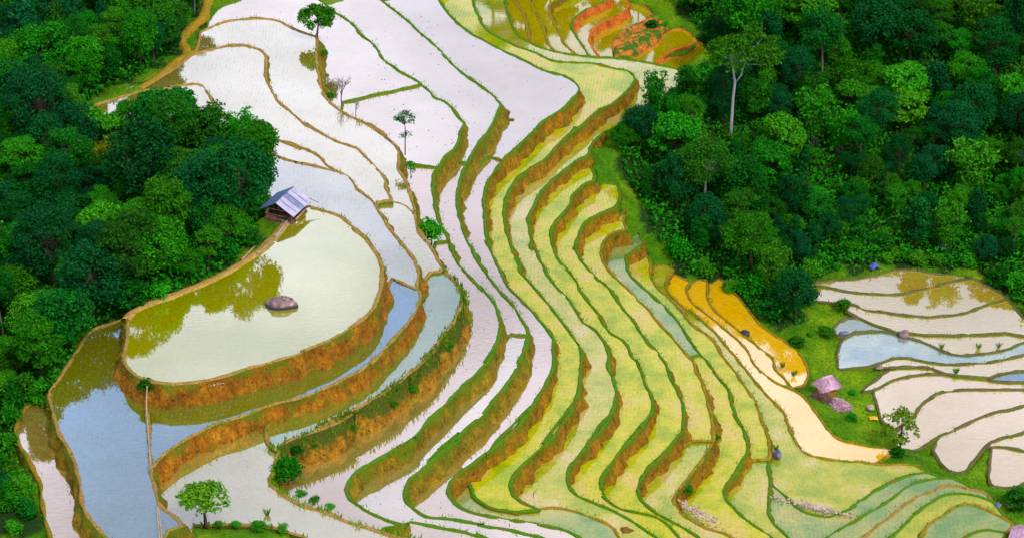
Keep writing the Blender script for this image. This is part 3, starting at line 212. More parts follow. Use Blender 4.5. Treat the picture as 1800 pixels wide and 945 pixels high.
PLACES = {
    'hut': (-21.89, -5.1, 19.2),
    'hut2': (31.77, -5.0, -1.1),
    'hut3': (46.4, -34.47, 1.6),
    'boulder': (-20.87, -22.34, 20),
    'rockdark': (24.5, 6.11, -0.5),
    'rockpurple': (41.29, 6.94, -1.15),
    'rockblue': (25.49, -18.03, 0.6),
    'rockbottom': (23.09, -31.63, 0.9),
    'rocklong': (34.95, 7.2, -1.1),
    'clod1': (13.07, -5.61, 3.9),
    'clod2': (7.3, -11.42, 6.9),
    'clod3': (9.88, -39.9, 7.6),
    'clod4': (0.0, 33.47, 11.0),
    'stonegrey': (45.05, -27.14, 1.3),
    'stonesmall': (46.26, -26.76, 0.9),
    'stonewhite': (36.02, -6.94, -1.2),
    'yellow': (36.13, -8.7, -1.2),
    'tarp': (40.0, 20.41, -0.6),
    'purplestones': (37.88, 0.64, -1.2),
    'tree1': (-22.46, 43.89, 16.4),
    'tiertree': (-11.22, 15.41, 16.2),
    'clumptree': (-8.0, -1.69, 15.0),
    'clumpbush': (-10.51, 11.81, 15.4),
    'spread': (-24.82, -51.11, 16.5),
    'roundbush': (-18.86, -42.94, 15.2),
    'sparse': (37.81, -15.06, -1.3),
    'bare1': (-18.59, 27.39, 15.9),
    'bare2': (-16.86, 24.32, 15.9),
    'twig': (1.91, -35.03, 8.0),
    'pale': (25.39, 40.75, 4.2),
    'pile1': (16.95, -31.22, 3.4),
    'row1': (27.78, -26.6, 0.85),
    'row2': (-26.96, -34.89, 19.4),
    'post': (-29.96, -45.36, 18.1),
    'pipe0': (-31.32, -35.57, 19.6),
    'pipe1': (-31.24, -37.29, 18.4),
    'pipe2': (-30.48, -41.63, 18.35),
    'pipe3': (-29.81, -45.63, 18.4),
    'pole0': (-28.52, -50.82, 18.1),
    'pole1': (-27.68, -55.28, 18.1),
    'pole2': (-28.67, -50.67, 18.1),
    'pole3': (-27.84, -55.43, 18.1),
    'sheet': (-26.81, -53.03, 17.0),
    'straw': (32.7, -6.89, -1.1),
    'wood': (31.17, -6.26, -1.1),
    'bush1': (-13.99, -34.65, 15.0),
    'bush2': (-17.38, -37.59, 15.2),
    'bush3': (-9.05, -28.54, 15.0),
    'bush4': (-7.56, -25.73, 15.2),
    'bush5': (-10.57, -31.04, 15.0),
    'bush6': (-31.48, -34.92, 19.3),
    'bush7': (-29.44, -35.05, 18.8),
    'bush8': (-15.68, -36.07, 15.0),
    'bush9': (16.29, -27.09, 3.0),
    'bush10': (19.42, -18.76, 3.2),
    'bush11': (-23.71, -51.09, 16.6),
    'bush12': (-22.33, -51.09, 16.6),
    'bush13': (-20.46, -51.4, 16.6),
    'bush14': (-18.38, -51.58, 16.5),
    'bush15': (46.82, -26.88, 0.4),
    'bush16': (47.9, -25.38, 0.3),
    'bush17': (35.97, -19.97, -1.1),
    'bush18': (34.64, -4.16, -1.1),
    'bush19': (33.74, -10.02, -1.0),
    'bush20': (29.77, 4.83, -0.9),
    'bush21': (33.13, 7.11, -0.9),
    'bush22': (35.4, 12.2, -0.8),
    'bush23': (31.45, 6.54, -0.9),
    'bush24': (37.22, -16.82, -1.1),
    'bush25': (-21.46, 41.12, 15.6),
    'bush26': (-20.04, 29.58, 15.8),
    'bush27': (2.51, 25.79, 8.6),
    'bush28': (15.89, 26.63, 3),
    'bush29': (-17.6, -45.4, 15.6),
    'bush30': (-16.39, -46.54, 15.6),
    'bush31': (-15.02, -47.34, 15.6),
    'bush32': (18.05, 75.13, 3.6),
    'bush33': (19.72, 75.93, 3.4),
    'bush34': (-18.52, -38.71, 15.2),
    'bush35': (-5.75, -21.64, 15.2),
    'tuft1': (44.92, 4.44, -1.15),
    'tuft2': (48.79, 4.44, -1.15),
    'tuft3': (50.91, 4.67, -1.15),
    'tuft4': (45.7, -0.08, -1.3),
    'tuft5': (28.82, -1.57, -0.7),
    'tuft6': (25.38, -17.31, 0.9),
    'tuft7': (27.75, -0.41, -0.4),
    'tuft8': (-19.97, -49.35, 16.3),
}
MOUND_OUTLINE = [(12.64,68.01),(12.65,70.84),(13.25,73.18),(14.48,74.97),(15.66,76.51),(17.04,77.87),(18.05,79.38),(18.98,79.06),(19.93,77.55),(20.21,75.74),(19.27,73.94),(18.55,71.5),(16.63,69.22),(15.34,67.06),(14.32,66.71),(13.15,67.06)]
FOOTPATHS = {'pathtop':(16.95,[(-46.31,24.69),(-44.94,25.81),(-43.41,27.22),(-41.47,28.92),(-40.03,30.8),(-38.9,33.28),(-37.81,36.25),(-36.9,37.76),(-35.76,38.98)]),'pathloop':(16.6,[(-36.23,55.5),(-36.21,52.82),(-36.18,49.53),(-37.05,47.26),(-37.9,44.4),(-37.75,42.05),(-37.05,40.5),(-37.03,38.67)]),'pathoval':(20.06,[(-34.61,-24.63),(-34.1,-23.14),(-32.92,-21.94),(-31.12,-20.62),(-29.71,-19.39),(-27.99,-17.95),(-25.74,-15.22),(-23.98,-12.53),(-22.72,-9.69),(-21.72,-6.66)])}
LOG_ENDS = [(-46.35,25.35,16.9,-44.05,27.4,17.0),(-43.68,27.4,17.0,-41.51,29.68,17.0),(-22.49,-9.83,20.2,-21.51,-6.44,20.25),(-23.93,-13.02,20.15,-22.56,-10.27,20.2),(-25.25,-14.18,20.2,-24.18,-11.37,20.2),(-20.78,-6.65,20.3,-20.03,-4.96,20.5)]

# ------------------------------------------------------------------ helpers
def link(o, parent=None):
    COL.objects.link(o)
    if parent is not None:
        o.parent = parent
    return o

def mesh_obj(name, verts, faces, mat, parent=None, smooth=False):
    me = bpy.data.meshes.new(name)
    me.from_pydata([tuple(v) for v in verts], [], faces)
    me.update()
    if smooth:
        me.polygons.foreach_set('use_smooth', [True] * len(me.polygons))
    if mat is not None:
        for m in (mat if isinstance(mat, (list, tuple)) else [mat]):
            me.materials.append(m)
    return link(bpy.data.objects.new(name, me), parent)

def thing(name, label, category, loc=(0, 0, 0), rz=0.0, group=None, scale=1.0):
    o = link(bpy.data.objects.new(name, None))
    o.empty_display_size = 0.5
    o.location = loc
    o.rotation_euler = (0, 0, rz)
    o.scale = (scale,) * 3
    return tag(o, label, category, group)

def tag(o, label, category, group=None):
    o['label'] = label
    o['category'] = category
    if group:
        o['group'] = group
    return o

def fbm(x, y, z=0.0, oct=3):
    return noise.fractal(Vector((x, y, z)), 1.0, 2.0, oct)

# ------------------------------------------------------------------ material builder
def nodes_of(name):
    m = bpy.data.materials.new(name)
    m.use_nodes = True
    nt = m.node_tree
    b = nt.nodes['Principled BSDF']
    return m, nt, b

def N(nt, kind, **kw):
    n = nt.nodes.new(kind)
    for k, v in kw.items():
        setattr(n, k, v)
    return n

def tex(nt, scale, detail=4.0, rough=0.6, coord='Object', stretch=None, kind='ShaderNodeTexNoise'):
    tc = N(nt, 'ShaderNodeTexCoord')
    t = N(nt, kind)
    t.inputs['Scale'].default_value = scale
    if 'Detail' in t.inputs:
        t.inputs['Detail'].default_value = detail
        t.inputs['Roughness'].default_value = rough
    src = N(nt, 'ShaderNodeNewGeometry').outputs['Position'] if coord == 'World' else tc.outputs[coord]
    if stretch:
        mp = N(nt, 'ShaderNodeMapping')
        mp.inputs['Scale'].default_value = stretch
        nt.links.new(src, mp.inputs['Vector'])
        src = mp.outputs['Vector']
    nt.links.new(src, t.inputs['Vector'])
    return t

def ramp(nt, src, stops):
    r = N(nt, 'ShaderNodeValToRGB')
    e = r.color_ramp.elements
    while len(e) > len(stops):
        e.remove(e[-1])
    while len(e) < len(stops):
        e.new(0.5)
    for el, (p, c) in zip(e, stops):
        el.position = p
        el.color = (*c, 1)
    nt.links.new(src, r.inputs['Fac'])
    return r

def mixc(nt, fac, a, b, mode='MIX'):
    n = N(nt, 'ShaderNodeMix', data_type='RGBA', blend_type=mode)
    for sock, v in ((n.inputs[0], fac), (n.inputs[6], a), (n.inputs[7], b)):
        if isinstance(v, (int, float)):
            sock.default_value = v
        elif isinstance(v, tuple):
            sock.default_value = (*v, 1)
        else:
            nt.links.new(v, sock)
    return n.outputs[2]

def bump(nt, bsdf, src, strength, dist=0.1):
    bp = N(nt, 'ShaderNodeBump')
    bp.inputs['Strength'].default_value = strength
    bp.inputs['Distance'].default_value = dist
    nt.links.new(src, bp.inputs['Height'])
    nt.links.new(bp.outputs[0], bsdf.inputs['Normal'])

def earth_mat(name, stops, scale=1.3, rough=0.95, bumps=0.6, green=None, green_amt=0.5, pits=0.0, top_grass=0.0, turf=0.75):
    m, nt, b = nodes_of(name)
    t = tex(nt, scale, 9, 0.72, 'World', (1.0, 1.0, 0.45))
    c = ramp(nt, t.outputs['Fac'], stops).outputs[0]
    tf = tex(nt, scale * 6, 6, 0.75, 'World', (1.0, 1.0, 0.5))
    fine = ramp(nt, tf.outputs['Fac'], [(0.32, (0.42, 0.40, 0.40)), (0.5, (0.95, 0.95, 0.95)), (0.7, (1.45, 1.4, 1.35))]).outputs[0]
    c = mixc(nt, 1.0, c, fine, 'MULTIPLY')
    if pits:
        vo = tex(nt, 1.6, 0, 0, 'World', None, 'ShaderNodeTexVoronoi')
        pm = ramp(nt, vo.outputs['Distance'], [(0.10, (1, 1, 1)), (0.26, (0, 0, 0))]).outputs[0]
        pf = N(nt, 'ShaderNodeMath', operation='MULTIPLY')
        pf.inputs[1].default_value = pits
        nt.links.new(pm, pf.inputs[0])
        c = mixc(nt, pf.outputs[0], c, (0.045, 0.022, 0.006))
    if green:
        t2 = tex(nt, 0.7, 8, 0.75, 'World')
        fac = t2.outputs['Fac']
        if top_grass:                                           # turf grows thickest just under the crest (object origin = water level)
            sx = N(nt, 'ShaderNodeSeparateXYZ')
            nt.links.new(N(nt, 'ShaderNodeTexCoord').outputs['Object'], sx.inputs[0])
            mr = N(nt, 'ShaderNodeMapRange')
            nt.links.new(sx.outputs['Z'], mr.inputs['Value'])
            mr.inputs['From Min'].default_value = -turf
            mr.inputs['From Max'].default_value = 0.0
            mr.inputs['To Min'].default_value = 0.0
            mr.inputs['To Max'].default_value = top_grass
            ad = N(nt, 'ShaderNodeMath', operation='ADD')
            nt.links.new(fac, ad.inputs[0]); nt.links.new(mr.outputs[0], ad.inputs[1])
            fac = ad.outputs[0]
        g = ramp(nt, fac, [(green_amt - 0.05, (0, 0, 0)), (green_amt + 0.06, (1, 1, 1))])
        t3 = tex(nt, 9, 5, 0.7, 'World')
        gc = ramp(nt, t3.outputs['Fac'], [(0.35, green[0]), (0.65, green[1])]).outputs[0]
        c = mixc(nt, g.outputs[0], c, gc)
    nt.links.new(c, b.inputs['Base Color'])
    b.inputs['Roughness'].default_value = rough
    b.inputs['Specular IOR Level'].default_value = 0.15
    bump(nt, b, tf.outputs['Fac'], bumps, 0.2)
    return m

def water_mat(name, mud_a, mud_b, gloss, tint=(1, 1, 1), patch=0.12, ripple=0.012, rough=0.03, mud_mid=None, graze=0.08):
    """Silty flooded paddy: opaque mud-coloured water body under a reflecting surface."""
    m, nt, b = nodes_of(name)
    nt.nodes.remove(b)
    out = nt.nodes['Material Output']
    t = tex(nt, patch, 5, 0.6, 'World')
    c = ramp(nt, t.outputs['Fac'], [(0.36, mud_a), (0.64, mud_b)] if mud_mid is None else [(0.38, mud_a), (0.5, mud_mid), (0.64, mud_b)]).outputs[0]
    t2 = tex(nt, 2.2, 4, 0.7, 'World', (1.0, 2.2, 1.0))
    sp = ramp(nt, t2.outputs['Fac'], [(0.3, (0.78, 0.78, 0.78)), (0.7, (1.15, 1.15, 1.15))]).outputs[0]
    c = mixc(nt, 1.0, c, sp, 'MULTIPLY')
    d = N(nt, 'ShaderNodeBsdfDiffuse')
    nt.links.new(c, d.inputs['Color'])
    g = N(nt, 'ShaderNodeBsdfGlossy')
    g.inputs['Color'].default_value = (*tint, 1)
    g.inputs['Roughness'].default_value = rough
    rp = tex(nt, 1.4, 3, 0.5, 'World', (1.0, 1.8, 1.0))
    bp = N(nt, 'ShaderNodeBump')
    bp.inputs['Strength'].default_value = ripple
    bp.inputs['Distance'].default_value = 0.3
    nt.links.new(rp.outputs['Fac'], bp.inputs['Height'])
    nt.links.new(bp.outputs[0], g.inputs['Normal'])
    # reflectance varies a little with patches of scum and still water
    gv = N(nt, 'ShaderNodeMapRange')
    nt.links.new(t.outputs['Fac'], gv.inputs['Value'])
    gv.inputs['From Min'].default_value = 0.3
    gv.inputs['From Max'].default_value = 0.7
    gv.inputs['To Min'].default_value = gloss * 0.9
    gv.inputs['To Max'].default_value = min(1.0, gloss * 1.08)
    lw = N(nt, 'ShaderNodeLayerWeight')
    lw.inputs['Blend'].default_value = 0.5
    fz = N(nt, 'ShaderNodeMapRange')
    nt.links.new(lw.outputs['Facing'], fz.inputs['Value'])
    fz.inputs['From Min'].default_value = 0.40
    fz.inputs['From Max'].default_value = 0.60
    fz.inputs['To Min'].default_value = 1.0 - graze
    fz.inputs['To Max'].default_value = 1.0 + graze
    fm = N(nt, 'ShaderNodeMath', operation='MULTIPLY', use_clamp=True)
    nt.links.new(gv.outputs[0], fm.inputs[0]); nt.links.new(fz.outputs[0], fm.inputs[1])
    mx = N(nt, 'ShaderNodeMixShader')
    nt.links.new(fm.outputs[0], mx.inputs[0])
    nt.links.new(d.outputs[0], mx.inputs[1])
    nt.links.new(g.outputs[0], mx.inputs[2])
    nt.links.new(mx.outputs[0], out.inputs['Surface'])
    return m

def leaf_mat(name, dark, light, rough=0.6, trans=0.25, var=0.5):
    m, nt, b = nodes_of(name)
    oi = N(nt, 'ShaderNodeObjectInfo')
    geo = N(nt, 'ShaderNodeNewGeometry')
    c = mixc(nt, geo.outputs['Random Per Island'], dark, light)
    h = N(nt, 'ShaderNodeHueSaturation')
    mr = N(nt, 'ShaderNodeMapRange')
    nt.links.new(oi.outputs['Random'], mr.inputs['Value'])
    mr.inputs['To Min'].default_value = 1 - var * 0.5
    mr.inputs['To Max'].default_value = 1 + var * 0.6
    nt.links.new(mr.outputs[0], h.inputs['Value'])
    mr2 = N(nt, 'ShaderNodeMapRange')
    mm = N(nt, 'ShaderNodeMath', operation='FRACT')
    mu = N(nt, 'ShaderNodeMath', operation='MULTIPLY')
    mu.inputs[1].default_value = 7.31
    nt.links.new(oi.outputs['Random'], mu.inputs[0])
    nt.links.new(mu.outputs[0], mm.inputs[0])
    nt.links.new(mm.outputs[0], mr2.inputs['Value'])
    mr2.inputs['To Min'].default_value = 0.485
    mr2.inputs['To Max'].default_value = 0.515
    nt.links.new(mr2.outputs[0], h.inputs['Hue'])
    nt.links.new(c, h.inputs['Color'])
    nt.links.new(h.outputs[0], b.inputs['Base Color'])
    b.inputs['Roughness'].default_value = rough
    b.inputs['Specular IOR Level'].default_value = 0.04
    tr = N(nt, 'ShaderNodeBsdfTranslucent')
    nt.links.new(h.outputs[0], tr.inputs['Color'])
    mx = N(nt, 'ShaderNodeMixShader')
    mx.inputs[0].default_value = trans
    nt.links.new(b.outputs[0], mx.inputs[1])
    nt.links.new(tr.outputs[0], mx.inputs[2])
    nt.links.new(mx.outputs[0], nt.nodes['Material Output'].inputs['Surface'])
    return m

def plain_mat(name, a, b_, scale=3.0, rough=0.85, spec=0.2, bumps=0.3, stretch=None, coord='Object'):
    m, nt, b = nodes_of(name)
    t = tex(nt, scale, 5, 0.65, coord, stretch)
    c = ramp(nt, t.outputs['Fac'], [(0.32, a), (0.68, b_)]).outputs[0]
    nt.links.new(c, b.inputs['Base Color'])
    b.inputs['Roughness'].default_value = rough
    b.inputs['Specular IOR Level'].default_value = spec
    if bumps:
        bump(nt, b, t.outputs['Fac'], bumps, 0.05)
    return m

# water looks: the silt's own colour below, sky blue painted into some gloss tints
WATER = {
    'pale':  water_mat('water_pale_silt', (0.56, 0.38, 0.06), (0.70, 0.48, 0.12), 0.62, (0.95, 0.94, 1.0)),
    'valley': water_mat('water_valley', (0.56, 0.39, 0.02), (0.66, 0.47, 0.05), 0.63, (0.88, 0.92, 1.0)),
    'crest': water_mat('water_crest', (0.26, 0.20, 0.05), (0.36, 0.28, 0.09), 0.68, (0.98, 0.95, 1.0)),
    'milky': water_mat('water_milky', (0.27, 0.23, 0.02), (0.36, 0.30, 0.06), 0.62, (0.93, 0.96, 1.0)),
    'olive': water_mat('water_olive', (0.29, 0.29, 0.0), (0.40, 0.37, 0.0), 0.54, (0.88, 0.96, 1.0), 0.09),
    'blue':  water_mat('water_blue', (0.16, 0.18, 0.01), (0.23, 0.24, 0.02), 0.56, (0.66, 0.86, 1.0)),  # blue of the sky painted into the gloss tint
    'haze':  water_mat('water_hazy', (0.20, 0.19, 0.03), (0.28, 0.26, 0.06), 0.60, (0.80, 0.87, 1.0)),
    'deep':  water_mat('water_deep_blue', (0.23, 0.23, 0.0), (0.29, 0.28, 0.01), 0.66, (0.31, 0.56, 1.0)),  # reflected sky's blue put into the tint, strongest here
    'pond':  water_mat('water_pond_blue', (0.06, 0.17, 0.24), (0.40, 0.42, 0.30), 0.50, (0.74, 0.90, 1.0), 0.16),
    'lav':   water_mat('water_lavender', (0.30, 0.21, 0.03), (0.40, 0.28, 0.06), 0.62, (0.96, 0.90, 1.0)),
    'green': water_mat('water_green', (0.23, 0.32, 0.002), (0.48, 0.37, 0.09), 0.19, (1.0, 1.0, 0.72), 0.26, 0.02, 0.05, (0.41, 0.40, 0.002), graze=0.75),
    'gpale': water_mat('water_green_pale', (0.22, 0.29, 0.01), (0.46, 0.37, 0.14), 0.29, (1.0, 1.0, 0.82), 0.26, 0.02, 0.05, (0.36, 0.355, 0.015), graze=0.7),
    'aqua':  water_mat('water_aqua', (0.12, 0.23, 0.06), (0.34, 0.31, 0.06), 0.26, (0.92, 1.0, 0.92), 0.24, 0.02, 0.05, (0.22, 0.28, 0.07), graze=0.55),
    'cream': water_mat('water_cream', (0.86, 0.46, 0.0), (0.98, 0.56, 0.01), 0.46, (0.82, 0.93, 1.0)),
    'ochre': water_mat('water_ochre', (0.36, 0.29, 0.0), (0.46, 0.36, 0.0), 0.42, (1.0, 1.0, 1.0)),
}
GRASS_A, GRASS_B = (0.02, 0.12, 0.003), (0.10, 0.24, 0.006)
BUND = {
    'tan':   earth_mat('bund_tan', [(0.3, (0.22, 0.13, 0.025)), (0.7, (0.40, 0.25, 0.07))], 1.1, green=(GRASS_A, GRASS_B), green_amt=0.62),
    'green': earth_mat('bund_green', [(0.3, (0.10, 0.11, 0.006)), (0.7, (0.20, 0.14, 0.01))], 1.1, green=(GRASS_A, GRASS_B), green_amt=0.42),
    'ochre': earth_mat('bund_ochre', [(0.3, (0.22, 0.15, 0.005)), (0.7, (0.33, 0.21, 0.02))], 1.1, green=(GRASS_A, GRASS_B), green_amt=0.56),
    'grey':  earth_mat('bund_grey', [(0.3, (0.075, 0.07, 0.03)), (0.7, (0.16, 0.13, 0.06))], 1.1, green=(GRASS_A, GRASS_B), green_amt=0.60),
    'red':   earth_mat('bund_red', [(0.3, (0.42, 0.10, 0.012)), (0.7, (0.66, 0.19, 0.03))], 1.1, green=(GRASS_A, GRASS_B), green_amt=0.72),
}
BANK = {
    'earth': earth_mat('bank_earth', [(0.30, (0.085, 0.042, 0.004)), (0.45, (0.22, 0.105, 0.004)), (0.58, (0.33, 0.155, 0.005)), (0.72, (0.40, 0.235, 0.02))], 0.9, green=((0.05, 0.09, 0.003), (0.20, 0.17, 0.004)), green_amt=0.58, pits=.8, top_grass=.16),
    'rust':  earth_mat('bank_rust', [(0.30, (0.10, 0.040, 0.005)), (0.45, (0.23, 0.085, 0.004)), (0.58, (0.35, 0.135, 0.005)), (0.72, (0.42, 0.235, 0.02))], 0.9, green=((0.03, 0.09, 0.003), (0.17, 0.16, 0.004)), green_amt=0.58, pits=.7, top_grass=.13),
    'olive': earth_mat('bank_olive', [(0.30, (0.085, 0.055, 0.003)), (0.45, (0.18, 0.115, 0.005)), (0.58, (0.26, 0.165, 0.007)), (0.72, (0.38, 0.25, 0.02))], 0.9, green=((0.04, 0.10, 0.003), (0.17, 0.18, 0.004)), green_amt=0.55, pits=.7, top_grass=.17),
    'wild':  earth_mat('bank_overgrown', [(0.30, (0.10, 0.045, 0.006)), (0.45, (0.22, 0.10, 0.006)), (0.58, (0.34, 0.17, 0.008)), (0.72, (0.46, 0.27, 0.03))], 0.9, green=((0.018, 0.045, 0.006), (0.10, 0.12, 0.006)), green_amt=0.58, pits=.8, top_grass=.30, turf=1.9),
    'red':   earth_mat('bank_red', [(0.30, (0.20, 0.045, 0.02)), (0.45, (0.46, 0.11, 0.015)), (0.58, (0.58, 0.16, 0.02)), (0.72, (0.70, 0.26, 0.06))], 0.9, green=(GRASS_A, GRASS_B), green_amt=0.70, pits=.4),
}
CLOD_MUD = earth_mat('clod_mud', [(0.3, (0.10, 0.07, 0.06)), (0.7, (0.24, 0.18, 0.15))], 3.0)
GRASS_BLADE = leaf_mat('grass_blade', (0.06, 0.20, 0.004), (0.17, 0.34, 0.01), 0.7, 0.3, 0.3)
SEEDLING = leaf_mat('rice_seedling', (0.11, 0.21, 0.006), (0.22, 0.31, 0.015), 0.6, 0.25, 0.3)
SEEDLING_DULL = leaf_mat('rice_seedling_dull', (0.30, 0.36, 0.16), (0.42, 0.46, 0.26), 0.6, 0.25, 0.3)

# ------------------------------------------------------------------ curves and loops of the terraces
def catmull(pts, t):
    n = len(pts) - 1
    t = min(max(t, 0.0), n - 1e-6)
    i = int(t)
    f = t - i
    p1, p2 = pts[i], pts[i + 1]
    p0 = pts[i - 1] if i > 0 else (2 * p1[0] - p2[0], 2 * p1[1] - p2[1])
    p3 = pts[i + 2] if i + 2 <= n else (2 * p2[0] - p1[0], 2 * p2[1] - p1[1])
    r = []
    for k in (0, 1):
        a, b, c, d = p0[k], p1[k], p2[k], p3[k]
        s = 0.42
        m1, m2 = s * (c - a), s * (d - b)
        f2, f3 = f * f, f * f * f
        r.append((2 * f3 - 3 * f2 + 1) * b + (f3 - 2 * f2 + f) * m1 + (-2 * f3 + 3 * f2) * c + (f3 - f2) * m2)
    return r

STEP = 0.45
def sample(pts, t0, t1):
    k = max(8, int(abs(t1 - t0) * 12))
    raw = [catmull(pts, t0 + (t1 - t0) * i / k) for i in range(k + 1)]
    out = [raw[0]]
    acc = 0.0
    for a, b in zip(raw, raw[1:]):
        acc += math.dist(a, b)
        if acc >= STEP:
            out.append(b)
            acc = 0.0
    if math.dist(out[-1], raw[-1]) > 0.05:
        out.append(raw[-1])
    w = []
    for x, y in out:                                            # hand-dug lines are never quite smooth
        w.append((x + 0.10 * fbm(x * .55, y * .55, 3), y + 0.14 * fbm(x * .55, y * .55, 9)))
    return w

def dedupe(pts, flags):
    p, f = [pts[0]], [flags[0]]
    for q, g in zip(pts[1:], flags[1:]):
        if math.dist(q, p[-1]) > 0.12:
            p.append(q)
            f.append(g)
        elif g:
            f[-1] = g
    if math.dist(p[0], p[-1]) < 0.12:
        p.pop(); f.pop()
    return p, f

def build_loop(segs):
    pts, flags = [], []
    for s in segs:
        if s[0] == 'c':
            q = sample(CURVES[s[1]][1], s[2], s[3])
        elif len(s[1]) > 1:
            q = sample(s[1], 0, len(s[1]) - 1)
        else:
            q = list(s[1])
        pts += q
        flags += [s[-1]] * len(q)
    pts, flags = dedupe(pts, flags)
    area = sum(a[0] * b[1] - b[0] * a[1] for a, b in zip(pts, pts[1:] + pts[:1])) / 2
    if area < 0:
        pts.reverse(); flags.reverse()
    return pts, flags, abs(area)

LOOPS = {}
for key, (h, segs) in PADDY_LOOPS.items():
    LOOPS[key] = (h, *build_loop(segs))

def inside_np(poly, X, Y):
    px = np.array([p[0] for p in poly]); py = np.array([p[1] for p in poly])
    res = np.zeros(X.shape, bool)
    m = (X > px.min()) & (X < px.max()) & (Y > py.min()) & (Y < py.max())
    if not m.any():
        return res
    x, y = X[m], Y[m]
    r = np.zeros(x.shape, bool)
    j = len(px) - 1
    for i in range(len(px)):
        if py[i] != py[j]:
            c = ((py[i] > y) != (py[j] > y)) & (x < (px[j] - px[i]) * (y - py[i]) / (py[j] - py[i]) + px[i])
            r ^= c
        j = i
    res[m] = r
    return res

def top_height(X, Y):
    """Highest flooded terrace over each point, or -1e9 outside all of them."""
    z = np.full(X.shape, -1e9)
    for h, pts, fl, ar in LOOPS.values():
        ins = inside_np(pts, X, Y)
        z[ins & (z < h)] = h
    return z

# ------------------------------------------------------------------ terrain under and around the terraces
ctrl = []
ox, oy, oz = [], [], []
for h, pts, fl, ar in LOOPS.values():
    n = len(pts)
    for i in range(0, n, 2):
        a, b = pts[i - 1], pts[(i + 1) % n]
        l = math.dist(a, b) or 1
        nx, ny = (b[1] - a[1]) / l, -(b[0] - a[0]) / l
        ox.append(pts[i][0] + nx * 0.7); oy.append(pts[i][1] + ny * 0.7); oz.append(h)
ox, oy, oz = np.array(ox), np.array(oy), np.array(oz)
free = top_height(ox, oy) < -1e8
ctrl_xyz = np.concatenate([np.stack([ox, oy, oz - 0.12], 1)[free][::2], np.array(TERRAIN_CONTROLS)])

def axis(lo, hi, step, far):
    core = np.arange(lo, hi + 1e-6, step)
    ext = np.cumsum(step * 1.22 ** np.arange(1, 26))
    return np.concatenate([(lo - ext[ext < far])[::-1], core, hi + ext[ext < far]])
gx, gy = axis(-72, 72, 0.6, 420), axis(-56, 104, 0.6, 420)
cxs, cys = gx[::4], gy[::4]
CX, CY = np.meshgrid(cxs, cys)
num = np.zeros(CX.shape); den = np.zeros(CX.shape)
for x, y, z in ctrl_xyz:
    w = 1.0 / (((CX - x) ** 2 + (CY - y) ** 2) + 0.6) ** 1.8
    num += w * z; den += w
CZ = num / den
GX, GY = np.meshgrid(gx, gy)
def coarse(X, Y):
    i = np.clip(np.searchsorted(cxs, X) - 1, 0, len(cxs) - 2); j = np.clip(np.searchsorted(cys, Y) - 1, 0, len(cys) - 2)
    fx = np.clip((X - cxs[i]) / (cxs[i + 1] - cxs[i]), 0, 1); fy = np.clip((Y - cys[j]) / (cys[j + 1] - cys[j]), 0, 1)
    return (CZ[j, i] * (1 - fx) + CZ[j, i + 1] * fx) * (1 - fy) + (CZ[j + 1, i] * (1 - fx) + CZ[j + 1, i + 1] * fx) * fy
GZ = coarse(GX, GY)
bumpz = 0.22 * np.sin(GX * .9 + 1.3 * np.sin(GY * .7)) * np.sin(GY * .8 + 1.7 * np.sin(GX * .45)) + 0.10 * np.sin(GX * 2.3 + GY) * np.sin(GY * 2.1 - GX * .6)
TH = top_height(GX, GY)
ins = TH > -1e8
low = np.where(ins, TH - 0.9, 1e9)
for _ in range(2):                                              # keep the earth core clear of the banks' feet
    l2 = low.copy()
    l2[1:] = np.minimum(l2[1:], low[:-1]); l2[:-1] = np.minimum(l2[:-1], low[1:])
    l3 = l2.copy()
    l3[:, 1:] = np.minimum(l3[:, 1:], l2[:, :-1]); l3[:, :-1] = np.minimum(l3[:, :-1], l2[:, 1:])
    low = l3
near = (low < 1e8) & ~ins
GZ = np.where(ins, low, np.where(near, np.minimum(GZ, GZ), GZ + bumpz))

def ground_z(x, y):
    i = int(np.clip(np.searchsorted(gx, x) - 1, 0, len(gx) - 2)); j = int(np.clip(np.searchsorted(gy, y) - 1, 0, len(gy) - 2))
    fx = min(max((x - gx[i]) / (gx[i + 1] - gx[i]), 0), 1); fy = min(max((y - gy[j]) / (gy[j + 1] - gy[j]), 0), 1)
    return float((GZ[j, i] * (1 - fx) + GZ[j, i + 1] * fx) * (1 - fy) + (GZ[j + 1, i] * (1 - fx) + GZ[j + 1, i + 1] * fx) * fy)

m_ground, nt, b = nodes_of('hillside_grass')
t1 = tex(nt, 0.16, 6, 0.65, 'World'); t2 = tex(nt, 3.5, 5, 0.7, 'World'); t3 = tex(nt, 0.5, 5, 0.7, 'World')
c1 = ramp(nt, t1.outputs['Fac'], [(0.36, (0.035, 0.14, 0.002)), (0.5, (0.08, 0.22, 0.003)), (0.64, (0.17, 0.30, 0.005))]).outputs[0]
c2 = ramp(nt, t2.outputs['Fac'], [(0.3, (0.45, 0.5, 0.4)), (0.7, (1.3, 1.25, 1.0))]).outputs[0]
c = mixc(nt, 1.0, c1, c2, 'MULTIPLY')
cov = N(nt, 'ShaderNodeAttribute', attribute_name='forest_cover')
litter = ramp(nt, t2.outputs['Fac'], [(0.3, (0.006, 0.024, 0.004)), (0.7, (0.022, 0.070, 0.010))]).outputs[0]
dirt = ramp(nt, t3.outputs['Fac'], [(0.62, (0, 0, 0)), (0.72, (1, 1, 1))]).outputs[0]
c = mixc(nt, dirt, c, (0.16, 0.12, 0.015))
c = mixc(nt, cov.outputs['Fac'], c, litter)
nt.links.new(c, b.inputs['Base Color'])
b.inputs['Roughness'].default_value = 0.95
b.inputs['Specular IOR Level'].default_value = 0.1
bump(nt, b, t2.outputs['Fac'], 0.8, 0.25)
nyv, nxv = GX.shape
verts = np.stack([GX, GY, GZ], 2).reshape(-1, 3)
idx = np.arange(nyv * nxv).reshape(nyv, nxv)
